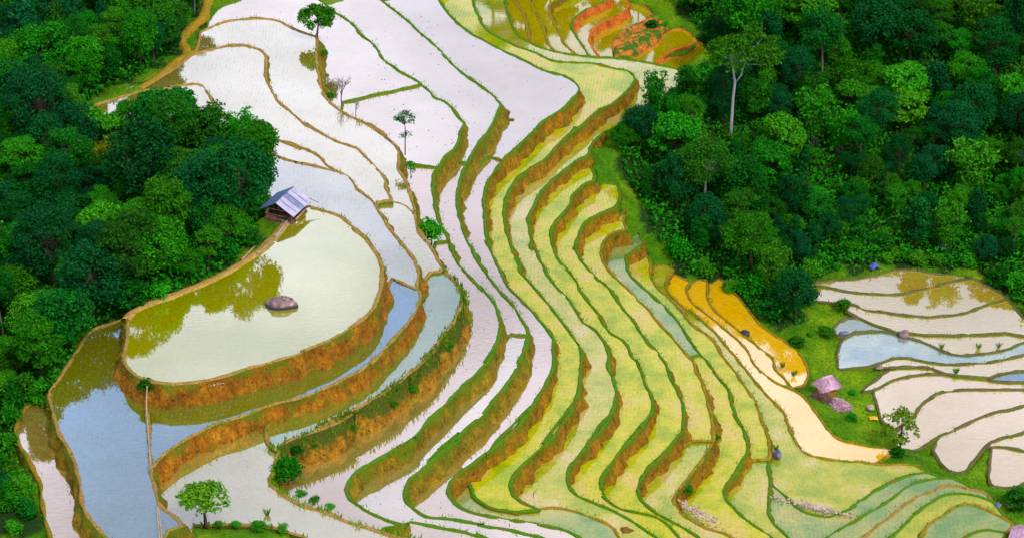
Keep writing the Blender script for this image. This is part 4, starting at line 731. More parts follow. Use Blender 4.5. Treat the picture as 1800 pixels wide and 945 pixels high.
faces = np.stack([idx[:-1, :-1], idx[:-1, 1:], idx[1:, 1:], idx[1:, :-1]], 2).reshape(-1, 4)
me = bpy.data.meshes.new('hillside_terrain')
me.vertices.add(len(verts)); me.vertices.foreach_set('co', verts.ravel())
me.loops.add(faces.size); me.loops.foreach_set('vertex_index', faces.ravel())
me.polygons.add(len(faces)); me.polygons.foreach_set('loop_start', np.arange(0, faces.size, 4))
me.update(calc_edges=True)
me.polygons.foreach_set('use_smooth', [True] * len(faces))
me.materials.append(m_ground)
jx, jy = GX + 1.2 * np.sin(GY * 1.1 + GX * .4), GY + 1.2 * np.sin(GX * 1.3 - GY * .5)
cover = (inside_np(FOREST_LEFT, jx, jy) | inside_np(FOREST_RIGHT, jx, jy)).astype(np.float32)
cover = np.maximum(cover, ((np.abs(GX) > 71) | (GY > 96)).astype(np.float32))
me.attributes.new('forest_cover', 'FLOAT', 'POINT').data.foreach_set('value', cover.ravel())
terrain = link(bpy.data.objects.new('hillside_terrain', me))
terrain['kind'] = 'structure'

# ------------------------------------------------------------------ flooded paddies
def runs_of(flags):
    n = len(flags)
    if all(flags):
        return [list(range(n)) + [0]]
    start = next(i for i in range(n) if not flags[i])
    out, cur_ = [], []
    for k in range(1, n + 1):
        i = (start + k) % n
        if flags[i]:
            if not cur_:
                cur_.append((i - 1) % n)
            cur_.append(i)
        elif cur_:
            cur_.append(i)
            out.append(cur_)
            cur_ = []
    if cur_:
        out.append(cur_)
    return out

def strip_faces(rows, cols, base):
    f = []
    for r in range(rows - 1):
        for c in range(cols - 1):
            a = base + r * cols + c
            f.append((a, a + 1, a + cols + 1, a + cols))
    return f

def build_paddy(key, label, water, bund, bank, seeds=0.0, dull=False, drop=2.3, width=0.17, grass=1.0, group=None, slope=0.3, tall=1.0, clods=0.0):
    h, pts, flags, area = LOOPS[key]
    n = len(pts)
    cx = sum(p[0] for p in pts) / n; cy = sum(p[1] for p in pts) / n
    root = thing('rice_paddy', label, 'rice paddy', (cx, cy, h), group=group)
    cdt = delaunay_2d_cdt([Vector((p[0] - cx, p[1] - cy)) for p in pts], [], [list(range(n))], 1, 1e-4)
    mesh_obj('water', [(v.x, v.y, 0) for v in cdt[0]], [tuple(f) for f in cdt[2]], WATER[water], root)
    nor = []
    for i in range(n):
        a, b = pts[i - 2], pts[(i + 2) % n]
        l = math.dist(a, b) or 1
        nor.append(((b[1] - a[1]) / l, -(b[0] - a[0]) / l))
    bv, bf, kv, kf, gv, gf = [], [], [], [], [], []
    for run in runs_of(flags):
        if len(run) < 3:
            continue
        outlets = set()
        if len(run) > 40:
            for _ in range(1 + len(run) // 110):
                q = int(rng.integers(8, len(run) - 8)); outlets |= {run[q], run[q + 1]}
        base = len(bv)
        for i in run:
            (x, y), (nx, ny) = pts[i], nor[i]
            w = width * max(.55, 1 + 0.8 * fbm(x * .7, y * .7, 5))
            t = 0.15 * (1 + 0.8 * fbm(x * 1.3, y * 1.3, 8))
            if i in outlets:
                t = -0.07
            for o, z in ((-1.0, -0.06), (-0.72, 0.55 * t), (-0.15, t), (0.5, t * 0.8), (1.0, 0.02)):
                bv.append((x + nx * o * w - cx, y + ny * o * w - cy, z))
        bf += strip_faces(len(run), 5, base)
        base = len(kv)
        rows = 9
        for i in run:
            (x, y), (nx, ny) = pts[i], nor[i]
            w = width * max(.55, 1 + 0.8 * fbm(x * .7, y * .7, 5))
            for r in range(rows):
                d = drop * r / (rows - 1)
                j = 0.0 if r == 0 else 0.62 * fbm(x * .6, y * .6, d * 0.35 + 20, 4) * min(1, d) + 0.26 * fbm(x * 1.7, y * 1.7, d * 1.2, 3)
                o = w * 0.98 + slope * d + j
                kv.append((x + nx * o - cx, y + ny * o - cy, 0.02 - d))
        kf += strip_faces(len(run), rows, base)
        if grass > 0:                                           # tufts along the crest and down the top of the bank
            for i in run:
                (x, y), (nx, ny) = pts[i], nor[i]
                k = int(rng.poisson(5.0 * grass * max(0.1, 1.0 + 1.6 * fbm(x * .35, y * .35, 40))))
                for _ in range(k):
                    o = rng.uniform(-0.04, 0.42) if rng.random() < .75 else rng.uniform(0.3, 0.5 + .3 * tall)
                    zz = 0.10 if o < width else 0.05 - (o - width) / max(slope, .2) * 0.9
                    if zz < -drop * .8:
                        continue
                    px, py = x + nx * o + rng.normal(0, .16) - cx, y + ny * o + rng.normal(0, .16) - cy
                    a = rng.uniform(0, 6.283); s = rng.uniform(.03, .07) * tall; hh = rng.uniform(.10, .34) * tall
                    q = len(gv)
                    lx, ly = rng.normal(0, .10) + nx * .05, rng.normal(0, .10) + ny * .05
                    gv += [(px - s * math.cos(a), py - s * math.sin(a), zz), (px + s * math.cos(a), py + s * math.sin(a), zz), (px + lx, py + ly, zz + hh)]
                    gf.append((q, q + 1, q + 2))
    if bf:
        mesh_obj('bund', bv, bf, BUND[bund], root, True)
        mesh_obj('earth_bank', kv, kf, BANK[bank], root, True)
    if gf:
        g = mesh_obj('bank_grass', gv, gf, GRASS_BLADE, root)
        g['kind'] = 'stuff'
    if clods > 0:
        cv, cf = [], []
        xs = [p[0] for p in pts]; ys = [p[1] for p in pts]
        m_ = int(area * clods * 3)
        X = rng.uniform(min(xs), max(xs), m_ * 6); Y = rng.uniform(min(ys), max(ys), m_ * 6)
        ok = inside_np(pts, X, Y) & (np.sin(X * .9 + 2 * np.sin(Y * .5)) * np.sin(Y * .6 + X * .3) + rng.normal(0, .35, X.shape) > .45)
        X, Y = X[ok][:m_], Y[ok][:m_]
        keep = top_height(X, Y) <= h + .001
        for x, y in zip(X[keep] - cx, Y[keep] - cy):
            s = rng.uniform(.03, .10); q = len(cv)
            cv += [(x - s, y, 0), (x, y - s * .8, 0), (x + s, y + s * .3, 0), (x, y + s, 0), (x + rng.normal(0, .02), y, s * rng.uniform(.5, 1.0))]
            cf += [(q, q + 1, q + 4), (q + 1, q + 2, q + 4), (q + 2, q + 3, q + 4), (q + 3, q, q + 4)]
        if cf:
            s = mesh_obj('mud_clods', cv, cf, CLOD_MUD, root)
            s['kind'] = 'stuff'
    if not np.isscalar(seeds) or seeds > 0:
        xs = [p[0] for p in pts]; ys = [p[1] for p in pts]
        a = 0.12 * math.sin(cx * 3.1)
        R = max(max(xs) - min(xs), max(ys) - min(ys)) * .75
        U, Vv = np.meshgrid(np.arange(-R, R, .40), np.arange(-R, R, .21))      # planted in rows
        X = (max(xs) + min(xs)) / 2 + U * math.cos(a) - Vv * math.sin(a) + 0.5 * np.sin(Vv * .16 + U * .05)
        Y = (max(ys) + min(ys)) / 2 + U * math.sin(a) + Vv * math.cos(a)
        X += rng.normal(0, .04, X.shape); Y += rng.normal(0, .05, Y.shape)
        thin = .75 + .6 * np.sin(X * .31 + 2 * np.sin(Y * .17)) * np.sin(Y * .23 + 1.5 * np.sin(X * .21))
        seeds = np.clip(seeds * thin, 0, 1)
        ok = inside_np(pts, X, Y) & (rng.random(X.shape) < seeds)
        X, Y = X[ok], Y[ok]
        keep = top_height(X, Y) <= h + .001
        X, Y = X[keep] - cx, Y[keep] - cy
        sv, sf = [], []
        for x, y in zip(X, Y):
            for b_ in range(2):
                an = rng.uniform(0, 6.283); w = .011; hh = rng.uniform(.09, .19)
                q = len(sv)
                sv += [(x - w * math.cos(an), y - w * math.sin(an), 0.0), (x + w * math.cos(an), y + w * math.sin(an), 0.0), (x + rng.normal(0, .07), y + rng.normal(0, .07), hh)]
                sf.append((q, q + 1, q + 2))
        if sf:
            s = mesh_obj('seedlings', sv, sf, SEEDLING_DULL if dull else SEEDLING, root)
            s['kind'] = 'stuff'
    return root

# key: label, water, bund, bank, seedlings, further settings
PADDY_LOOKS = {
 'ov':  ('rounded flooded paddy with one big boulder in it below the tin-roofed hut', 'olive', 'tan', 'rust', dict(width=.18, drop=3.0, grass=.9)),
 't5a': ('pale flooded paddy directly behind the tin-roofed hut', 'haze', 'tan', 'rust', dict(seeds=.25, dull=True, grass=.4)),
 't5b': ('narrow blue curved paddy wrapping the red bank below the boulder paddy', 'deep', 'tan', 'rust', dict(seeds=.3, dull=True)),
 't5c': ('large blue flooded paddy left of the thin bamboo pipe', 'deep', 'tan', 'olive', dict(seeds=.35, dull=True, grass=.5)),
 'lb':  ('lowest long pale paddy at the far left against the forest', 'lav', 'ochre', 'olive', dict(grass=.6)),
 't4':  ('white wedge of paddy half hidden behind the left forest trees', 'milky', 'tan', 'olive', dict(grass=.3)),
 't3a': ('broad pale paddy at the upper left meeting the forest path', 'milky', 'tan', 'olive', dict(seeds=.3, dull=True, grass=.4)),
 't2':  ('pale S-shaped paddy whose bund carries the round green tree', 'milky', 'tan', 'olive', dict(seeds=.25, dull=True, grass=.6)),
 't3b': ('short tapering paddy between two tan bunds above the green bushes', 'milky', 'tan', 'olive', dict(seeds=.3, dull=True, grass=.4)),
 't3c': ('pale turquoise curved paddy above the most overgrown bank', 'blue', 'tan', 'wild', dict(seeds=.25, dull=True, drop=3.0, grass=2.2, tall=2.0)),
 't3d': ('broad pale paddy behind the lone spreading tree at the lower left', 'milky', 'tan', 'wild', dict(seeds=.4, dull=True, drop=2.9, grass=2.0, tall=1.8)),
 't1a': ('white paddy with the leafless tree, topmost on the crest', 'crest', 'green', 'olive', dict(clods=0.1)),
 't1b': ('white paddy with the thin two-tiered tree on its edge', 'crest', 'green', 'olive', dict(clods=0.08)),
 'w1a': ('short narrow lavender paddy beside the dense green bush', 'lav', 'green', 'olive', dict(clods=0.1)),
 'w1b': ('long lavender paddy sweeping down below the overgrown bank', 'lav', 'green', 'olive', dict(clods=0.16)),
 'w1c': ('lavender strip of paddy cut by the bottom edge under a tan bund', 'lav', 'green', 'olive', dict(clods=0.2)),
 'w2a': ('long white paddy, second strip right of the leafless tree', 'crest', 'green', 'olive', dict(clods=0.1)),
 'w2b': ('slim white paddy closed below by a short red cross bund', 'lav', 'green', 'olive', dict(clods=0.14)),
 'w2c': ('white paddy below the short red cross bund turning cream at its bend', 'crest', 'green', 'olive', dict(clods=0.12)),
 'w3a': ('widest white paddy high on the crest with a rounded right tip', 'crest', 'green', 'earth', dict(clods=0.08)),
 'w3b': ('long pinkish white paddy bordering the first yellow-green one', 'lav', 'green', 'earth', dict(clods=0.25)),
 'g1':  ('longest yellow-green paddy running from the crest to the lower bend', 'green', 'green', 'earth', dict(seeds=.7)),
 'g1b': ('grey-green wedge of paddy under the lower bend with a blue corner', 'aqua', 'ochre', 'earth', dict(seeds=.5)),
 'g2':  ('yellow-green paddy with a white triangular head against the ravine', 'gpale', 'green', 'earth', dict(seeds=.6)),
 'g3':  ('green paddy ending in a thin white tip under the ravine bushes', 'green', 'green', 'earth', dict(seeds=.75)),
 'g4':  ('green paddy with a small round pool at its upper end', 'green', 'green', 'earth', dict(seeds=.75)),
 'g5a': ('green paddy closed by a short straight cross bund above its lower pool', 'green', 'ochre', 'earth', dict(seeds=.75)),
 'g5b': ('green paddy below the cross bund with a pale stone pile on its bank', 'gpale', 'ochre', 'earth', dict(seeds=.7, drop=2.6)),
 'g6a': ('grey-green strip of paddy ending at a pebbly cross bund', 'aqua', 'green', 'earth', dict(seeds=.6)),
 'g6b': ('green strip of paddy starting below the pebbly cross bund', 'green', 'green', 'earth', dict(seeds=.75)),
 'g7a': ('narrow olive-green paddy ending in a cream rectangle', 'green', 'ochre', 'earth', dict(seeds=.7)),
 'g7b': ('grey-green paddy just below the cream rectangle', 'gpale', 'green', 'earth', dict(seeds=.7)),
 'g8':  ('green paddy widening to a broad field beside the large cream one', 'gpale', 'ochre', 'earth', dict(seeds=.65)),
 'cr':  ('large cream paddy curling round below the thatched hut', 'cream', 'ochre', 'olive', dict(grass=.6)),
 'c14': ('thin yellow and cream paddy, second in from the grass slope', 'cream', 'ochre', 'olive', dict(grass=.6)),
 'c15': ('bright yellow paddy with a dark rock along the grass slope', 'cream', 'ochre', 'olive', dict(grass=1.0)),
 'br2': ('pale green paddy curving below the row of pale stones', 'aqua', 'green', 'olive', dict(seeds=.7, drop=1.2)),
 'br3': ('turquoise-green curved paddy, second below the row of pale stones', 'aqua', 'green', 'olive', dict(seeds=.6, drop=1.2)),
 'br4': ('blue-grey curved paddy behind a bare pinkish bund', 'aqua', 'tan', 'olive', dict(seeds=.5, drop=1.2)),
 'br5': ('yellow-green curved paddy narrowing to a grey stone at its end', 'gpale', 'green', 'olive', dict(seeds=.7, drop=1.2)),
 'br6': ('rounded grey-green paddy beside the pink roof in the corner', 'aqua', 'ochre', 'olive', dict(seeds=.65, drop=1.2)),
 'br7': ('small turquoise pool at the bottom edge beside the pink roof', 'aqua', 'green', 'olive', dict(drop=1.2)),
 'f1':  ('narrow olive paddy at the top edge, first beyond the long green bund', 'ochre', 'ochre', 'earth', dict(grass=.5)),
 'f2':  ('narrow olive paddy at the top edge, second beyond the long green bund', 'ochre', 'ochre', 'earth', dict(grass=.5)),
 'f3':  ('olive paddy at the top edge under the purple-brown bank', 'ochre', 'ochre', 'earth', dict(grass=.5)),
 'f4':  ('olive paddy at the top edge wedged behind the orange wall', 'ochre', 'green', 'red', dict(grass=.4)),
 'f5':  ('olive paddy with a white corner held by the curling orange wall', 'ochre', 'red', 'red', dict(grass=.15)),
 'f6':  ('olive paddy between the orange wall and the bare orange mound', 'ochre', 'red', 'red', dict(grass=.2)),
 'f7':  ('small olive pool right of the bare orange mound', 'ochre', 'red', 'red', dict(grass=.3)),
 'f8':  ('outermost small ochre pool against the dark forest', 'ochre', 'red', 'red', dict(grass=.3)),
 'r1':  ('ochre and white paddy, farthest on the valley floor', 'valley', 'grey', 'olive', dict(drop=.8)),
 'r2':  ('wide white valley paddy with ochre patches at both ends', 'valley', 'grey', 'olive', dict(drop=.8)),
 'r3':  ('white valley paddy with a yellow right corner behind the purple rock', 'valley', 'grey', 'olive', dict(drop=.8)),
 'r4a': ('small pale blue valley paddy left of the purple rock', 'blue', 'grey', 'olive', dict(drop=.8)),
 'r4b': ('white valley paddy with green tufts on its near bund', 'valley', 'grey', 'olive', dict(drop=.8)),
 'r6':  ('bright blue valley pond paddy beside the grass slope', 'pond', 'grey', 'olive', dict(drop=.8)),
 'r7':  ('long cream valley paddy just below the blue pond', 'valley', 'grey', 'olive', dict(drop=.8)),
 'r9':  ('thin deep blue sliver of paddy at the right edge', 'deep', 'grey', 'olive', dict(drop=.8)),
 'r8':  ('small pointed cream paddy right of the thatched hut', 'valley', 'grey', 'olive', dict(drop=.8)),
 'r10': ('grey-white valley paddy behind the sparse tree', 'pale', 'grey', 'olive', dict(drop=.8)),
 'r11': ('pinkish valley paddy reaching the foot of the sparse tree', 'pale', 'grey', 'olive', dict(drop=.8)),
 'r12': ('tongue-shaped pink paddy with a rounded near end', 'pale', 'grey', 'olive', dict(drop=.8)),
 'r13': ('thin cream paddy above the square one at the right edge', 'pale', 'grey', 'olive', dict(drop=.8)),
 'r14': ('square cream paddy at the right edge with green banks', 'pale', 'grey', 'olive', dict(drop=.8)),
}
for key, (label, wat, bun, ban, kw) in PADDY_LOOKS.items():
    build_paddy(key, label, wat, bun, ban, **kw)

# ------------------------------------------------------------------ trees
def tube(path, radii, sides=7, verts=None, faces=None):
    verts = [] if verts is None else verts
    faces = [] if faces is None else faces
    base = len(verts)
    for k, (p, r) in enumerate(zip(path, radii)):
        d = (path[min(k + 1, len(path) - 1)] - path[max(k - 1, 0)]).normalized()
        u = d.orthogonal().normalized(); v = d.cross(u)
        for s in range(sides):
            a = 6.2832 * s / sides
            verts.append(p + (u * math.cos(a) + v * math.sin(a)) * r)
    for k in range(len(path) - 1):
        for s in range(sides):
            a, b_ = base + k * sides + s, base + k * sides + (s + 1) % sides
            faces.append((a, b_, b_ + sides, a + sides))
    top = base + (len(path) - 1) * sides
    faces.append(tuple(range(top, top + sides)))
    faces.append(tuple(range(base + sides - 1, base - 1, -1)))
    return verts, faces

def leaf_cloud(centres, leaves, size, r, flat=1.0, droop=0.0, verts=None, faces=None, up=0.35):
    """Leaf-sized rhombs over the shells of many uneven lobes; returns lists for one mesh."""
    verts = [] if verts is None else verts
    faces = [] if faces is None else faces
    ks = [max(4, int(leaves * rad * rad)) for c, rad in centres]
    C = np.repeat(np.array([c for c, rad in centres], float), ks, 0)
    Rd = np.repeat(np.array([rad for c, rad in centres], float), ks)[:, None]
    n = len(C)
    unit = lambda v: v / (np.linalg.norm(v, axis=1, keepdims=True) + 1e-6)
    d = unit(r.normal(0, 1, (n, 3)))
    d[:, 2] = np.where(d[:, 2] < -.45, -d[:, 2], d[:, 2])
    rr = Rd * np.where(r.random((n, 1)) < .8, r.uniform(.55, 1.05, (n, 1)), r.uniform(.9, 1.3, (n, 1)))
    p = C + d * rr * np.array((1, 1, flat))
    p[:, 2] -= (droop * rr * r.random((n, 1)))[:, 0]
    nrm = unit(d * .8 + r.normal(0, .55, (n, 3)) + np.array((0, 0, up)))
    t = unit(np.cross(nrm, r.normal(0, 1, (n, 3))))
    b_ = np.cross(nrm, t)
    s = size * r.uniform(.65, 1.3, (n, 1))
    V4 = np.stack([p + t * s, p + b_ * s * .5 + nrm * s * .12, p - t * s * .8, p - b_ * s * .5 + nrm * s * .12], 1).reshape(-1, 3)
    q = len(verts)
    verts += V4.tolist()
    faces += (q + np.arange(4 * n).reshape(-1, 4)).tolist()
    return verts, faces

LEAF = {
    'teal':   leaf_mat('foliage_teal', (0.001, 0.042, 0.010), (0.008, 0.135, 0.026), 0.6, .25, .45),
    'dark':   leaf_mat('foliage_dark', (0.003, 0.052, 0.004), (0.018, 0.185, 0.007), 0.6, .25, .5),
    'mid':    leaf_mat('foliage_mid', (0.008, 0.110, 0.003), (0.042, 0.290, 0.007), 0.6, .3, .45),
    'bright': leaf_mat('foliage_bright', (0.014, 0.150, 0.003), (0.055, 0.330, 0.010), 0.6, .3, .5),
    'lime':   leaf_mat('foliage_lime', (0.060, 0.200, 0.006), (0.170, 0.360, 0.014), 0.6, .3, .4),
    'olive':  leaf_mat('foliage_olive', (0.110, 0.150, 0.004), (0.330, 0.290, 0.010), 0.6, .3, .4),
}
BARK = plain_mat('bark_dark', (0.035, 0.024, 0.014), (0.10, 0.075, 0.045), 6, stretch=(1, 1, .3))
BARK_PALE = plain_mat('bark_pale', (0.22, 0.22, 0.26), (0.42, 0.42, 0.46), 5, stretch=(1, 1, .3))
BARK_GREY = plain_mat('bark_grey', (0.10, 0.085, 0.09), (0.22, 0.18, 0.18), 6, stretch=(1, 1, .3))

def mesh_data(name, vf, mat, smooth=False):
    me = bpy.data.meshes.new(name)
    me.from_pydata([tuple(v) for v in vf[0]], [], vf[1])
    me.update()
    if smooth:
        me.polygons.foreach_set('use_smooth', [True] * len(me.polygons))
    me.materials.append(mat)
    return me

def make_tree(seed, height=7.0, width=5.5, base=0.35, lobes=34, lobe=(0.35, 1.05), leaves=250, size=.15, flat=.8, shape='round', bark=BARK, leafm='mid', trunk_r=.17, lean=0.0, droop=0.0):
    """Returns (trunk mesh, crown mesh) with the root at the origin."""
    r = np.random.default_rng(seed)
    if lobes > 20 and lobe[1] > 1.0:
        lobes = int(lobes * 1.5)
    size *= r.uniform(.75, 1.35)
    flat = min(1.0, flat * r.uniform(.7, 1.25))
    hole = r.normal(0, 1, 3); hole /= np.linalg.norm(hole)       # a thin side, so that no crown is a ball
    cen = []
    zb, zt = height * base, height
    for k in range(lobes):
        for _ in range(30):
            d = r.normal(0, 1, 3); d /= np.linalg.norm(d)
            rr = r.uniform(.5, 1.0) ** .5
            z = d[2] * rr
            if shape == 'umbrella' and z < -.1:
                continue
            if float(d @ hole) > .55 and r.random() < .8:
                continue
            if shape == 'cone':
                f = (1 - (z + 1) / 2) ** .7 * 1.15 + .12
            elif shape == 'column':
                f = .9 if z < .6 else .6
            else:
                f = 1.0
            break
        L = r.uniform(*lobe)
        cen.append((np.array((d[0] * rr * f * (width / 2 - L * .6), d[1] * rr * f * (width / 2 - L * .6), (zb + zt) / 2 + z * ((zt - zb) / 2 - L * .5))), L))
    if shape in ('round', 'umbrella'):                           # fill the crown's top
        for _ in range(5):
            L = lobe[1] * r.uniform(.7, 1.0)
            cen.append((np.array((r.normal(0, width * .1), r.normal(0, width * .1), zt - L * r.uniform(.7, 1.2))), L))
    off = np.array((lean, 0.3 * lean, 0)) if lean else np.zeros(3)
    cen = [(c + off * (c[2] / height), L) for c, L in cen]
    tv, tf = [], []
    mid = Vector((off[0] * .5, off[1] * .5, zb * 1.05))
    tube([Vector((0, 0, -.4)), Vector((0.04, 0.02, zb * .4)), mid, Vector((off[0], off[1], (zb + zt) / 2)), Vector((off[0], off[1], zt * .8))], [trunk_r * 1.25, trunk_r, trunk_r * .8, trunk_r * .4, trunk_r * .1], 7, tv, tf)
    for c, L in cen[::2]:
        a = mid.lerp(Vector((off[0], off[1], (zb + zt) / 2)), r.random())
        e = a.lerp(Vector(c), .78)
        m_ = a.lerp(e, .5) + Vector((0, 0, -.12 * (e - a).length))
        tube([a, m_, e], [trunk_r * .36, trunk_r * .2, trunk_r * .05], 5, tv, tf)
    return mesh_data('trunk', (tv, tf), bark, True), mesh_data('crown', leaf_cloud(cen, leaves, size, r, flat, droop), LEAF[leafm])

def make_bamboo(seed, height=7.5, culms=26, leafm='bright'):
    r = np.random.default_rng(seed)
    tv, tf, lv, lf = [], [], [], []
    for _ in range(culms):
        a = r.uniform(0, 6.283); b0 = r.uniform(0, .5); H = height * r.uniform(.7, 1.0); out = r.uniform(.5, 1.7)
        path = []
        for k in range(7):
            t = k / 6
            path.append(Vector((math.cos(a) * (b0 + out * t ** 2.4), math.sin(a) * (b0 + out * t ** 2.4), H * (t - .16 * t ** 3.5) - .2)))
        tube(path, [.05 * (1 - .8 * k / 6) for k in range(7)], 5, tv, tf)
        cen = []
        for k in range(2, 7):
            for _ in range(3):
                cen.append((np.array(path[k]) + r.normal(0, .22, 3), r.uniform(.32, .52)))
        leaf_cloud(cen, 60, .19, r, .9, .5, lv, lf, 0.1)
    return mesh_data('culm', (tv, tf), BARK_GREY, True), mesh_data('crown', (lv, lf), LEAF[leafm])

KINDS = {}
def kind(name, descr, metas):
    KINDS[name] = (descr, metas)
kind('teal_tree', 'dark blue-green broadleaf tree', [make_tree(s, h, w, .3, n, leafm='teal') for s, h, w, n in ((1, 7.5, 6.0, 38), (2, 6.5, 5.0, 32), (3, 8.5, 5.6, 40))])
kind('dark_tree', 'deep green rounded tree', [make_tree(s, h, w, .3, n, leafm='dark') for s, h, w, n in ((4, 7.0, 5.8, 36), (5, 6.0, 5.2, 24), (6, 8.0, 6.8, 34))] + [make_tree(61, 9.5, 5.6, .52, 24, leafm='dark', bark=BARK_GREY, trunk_r=.15)])
kind('mid_tree', 'full green leafy tree', [make_tree(s, h, w, .3, n, leafm='mid') for s, h, w, n in ((7, 6.8, 5.4, 34), (8, 6.0, 6.4, 30), (9, 7.6, 5.0, 34))] + [make_tree(60, 9.0, 5.2, .5, 26, leafm='mid', bark=BARK_GREY, trunk_r=.14)])
kind('bright_tree', 'bright green bushy tree', [make_tree(s, h, w, .25, n, leafm='bright', lobe=(.3, .95), leaves=270) for s, h, w, n in ((10, 6.2, 5.0, 36), (11, 5.4, 4.6, 32))])
kind('column_tree', 'narrow column of leafy green tree', [make_tree(s, h, w, .08, n, (.45, .85), 220, .15, shape='column', leafm=m) for s, h, w, n, m in ((12, 7.6, 2.9, 40, 'dark'), (13, 6.6, 2.6, 36, 'mid'), (14, 7.2, 3.0, 40, 'teal'))])
kind('bamboo', 'feathery clump of green bamboo', [make_bamboo(15, 7.0, 24), make_bamboo(16, 8.0, 26, 'mid')])
kind('olive_tree', 'yellowish green tree in new leaf', [make_tree(17, 5.6, 5.2, .35, 22, (.5, .85), 75, leafm='olive'), make_tree(18, 6.2, 4.6, .4, 20, (.5, .8), 75, leafm='olive')])
kind('bush', 'low rounded green bush', [make_tree(s, h, w, .0, n, (.4, .7), 130, .17, leafm=m, trunk_r=.06) for s, h, w, n, m in ((19, 2.4, 2.8, 22, 'mid'), (20, 2.0, 2.4, 18, 'bright'), (21, 2.8, 3.0, 24, 'dark'))])

TREE_NAME = {'bamboo': 'bamboo_clump', 'bush': 'bush', 'column_tree': 'columnar_tree', 'olive_tree': 'olive_green_tree', 'bright_tree': 'leafy_tree', 'mid_tree': 'leafy_tree', 'teal_tree': 'broadleaf_tree', 'dark_tree': 'broadleaf_tree'}
def plant(kname, x, y, scale, label, category='tree', group=None, z=None, variant=None, squash=1.0):
    descr, metas = KINDS[kname]
    v = int(rng.integers(len(metas))) if variant is None else variant % len(metas)
    gz = ground_z(x, y) if z is None else z
    o = thing(TREE_NAME[kname], label, category, (x, y, gz), rng.uniform(0, 6.283), group)
    o.scale = (scale * rng.uniform(.85, 1.2), scale * rng.uniform(.85, 1.2), scale * squash * rng.uniform(.85, 1.2))
    o.rotation_euler[0] = rng.normal(0, .06)
    o.rotation_euler[1] = rng.normal(0, .06)
    for me in metas[v]:
        link(bpy.data.objects.new(me.name.split('.')[0], me), o)
    return o

def in_poly(poly, x, y):
    return bool(inside_np(poly, np.array([x]), np.array([y]))[0])

# signed distance of a place to the nearest terrace edge (coarse)
EDGE = np.array([p for h, pts, fl, ar in LOOPS.values() for p in pts[::3]])
def edge_dist(x, y):
    return float(np.sqrt(((EDGE - np.array((x, y))) ** 2).sum(1).min()))

placed = []
def far_enough(x, y, d):
    for a, b_, e in placed:
        if (a - x) ** 2 + (b_ - y) ** 2 < (.5 * (d + e)) ** 2:
            return False
    return True

for kname, x, y, z, scale, label, variant in NAMED_TREES:
    plant(kname, x, y, scale, label, 'bush' if kname == 'bush' else 'bamboo' if kname == 'bamboo' else 'tree', None, z, variant)
    placed.append((x, y, 4.2 * scale if kname != 'bush' else 2.0 * scale))

forest_trees = []
LOW_XY = np.array(LOW_WOOD)
CLEAR_XY = np.array(CLEARINGS)
def forest(poly, zones, weights, spacing, count, group, near):
    xs = [p[0] for p in poly]; ys = [p[1] for p in poly]
    names = list(weights); w = np.array([weights[k] for k in names], float); w /= w.sum()
    n = tries = 0
    while n < count and tries < count * 60:
        tries += 1
        x, y = rng.uniform(min(xs), max(xs)), rng.uniform(min(ys), max(ys))
        if not in_poly(poly, x, y) or TH[int(np.abs(gy - y).argmin()), int(np.abs(gx - x).argmin())] > -1e8:
            continue
        e = edge_dist(x, y)
        f = fbm(x * .07, y * .07, 60)
        kn = names[int(rng.choice(len(names), p=w))]
        if f > .18 and rng.random() < .6:
            kn = 'bright_tree' if rng.random() < .5 else 'mid_tree'
        elif f < -.18 and rng.random() < .6:
            kn = 'teal_tree'
        s = rng.choice((rng.uniform(.55, .8), rng.uniform(.75, 1.0), rng.uniform(.95, 1.3)))
        if e < near:
            kn, s = 'bush', rng.uniform(.6, 1.1)
        elif e < near * 2 + .6:
            s *= .72
        if np.hypot(LOW_XY[:, 0] - x, LOW_XY[:, 1] - y).min() < 7.0:
            s *= .58
        if np.hypot(CLEAR_XY[:, 0] - x, CLEAR_XY[:, 1] - y).min() < 3.0:      # low growth only in the clearings
            kn, s = 'bush', rng.uniform(.5, .9)
        d = (1.5 if kn == 'bush' else 2.0 if kn in ('column_tree', 'bamboo') else spacing) * s
        if not far_enough(x, y, d):
            continue
        placed.append((x, y, d))
        zone = min(zones, key=lambda q: (q[0] - x) ** 2 + (q[1] - y) ** 2)[2]
        forest_trees.append(plant(kn, x, y, s, f'{KINDS[kn][0]} {zone}', 'bush' if kn == 'bush' else 'bamboo' if kn == 'bamboo' else 'tree', f'{kn.replace("_", " ")} {group} {zone}'))
        n += 1
    return n

print('left', forest(FOREST_LEFT, ZONES_LEFT, dict(teal_tree=3, dark_tree=4, mid_tree=3, bright_tree=1.2, column_tree=1.5, bamboo=.6, olive_tree=.35), 2.9, 250, 'forest left of the terraces', 1.3))
print('right', forest(FOREST_RIGHT, ZONES_RIGHT, dict(teal_tree=3.2, dark_tree=4, mid_tree=2.6, bright_tree=1.2, column_tree=1.6, bamboo=1.8, olive_tree=.15), 2.9, 350, 'forest right of the terraces', 2.8))

ORDINALS = ['leftmost', 'second from left', 'third from left', 'fourth from left', 'fifth from left', 'sixth from left', 'seventh from left', 'eighth from left', 'ninth from left', 'tenth from left', 'eleventh from left', 'twelfth from left',
            'thirteenth from left', 'fourteenth from left', 'fifteenth from left', 'sixteenth from left', 'seventeenth from left', 'eighteenth from left', 'nineteenth from left', 'twentieth from left']
by_label = {}
for o in forest_trees:
    by_label.setdefault(o['label'], []).append(o)
for lab, objs in by_label.items():
    if len(objs) > 1:
        objs.sort(key=lambda o: o.location.x / (o.location.y - cam.location.y))
        for k, o in enumerate(objs):
            h_ = len(objs) - 1 - k
            o['label'] = f'{lab}, ' + (ORDINALS[k] if k <= h_ else ORDINALS[h_].replace('left', 'right'))

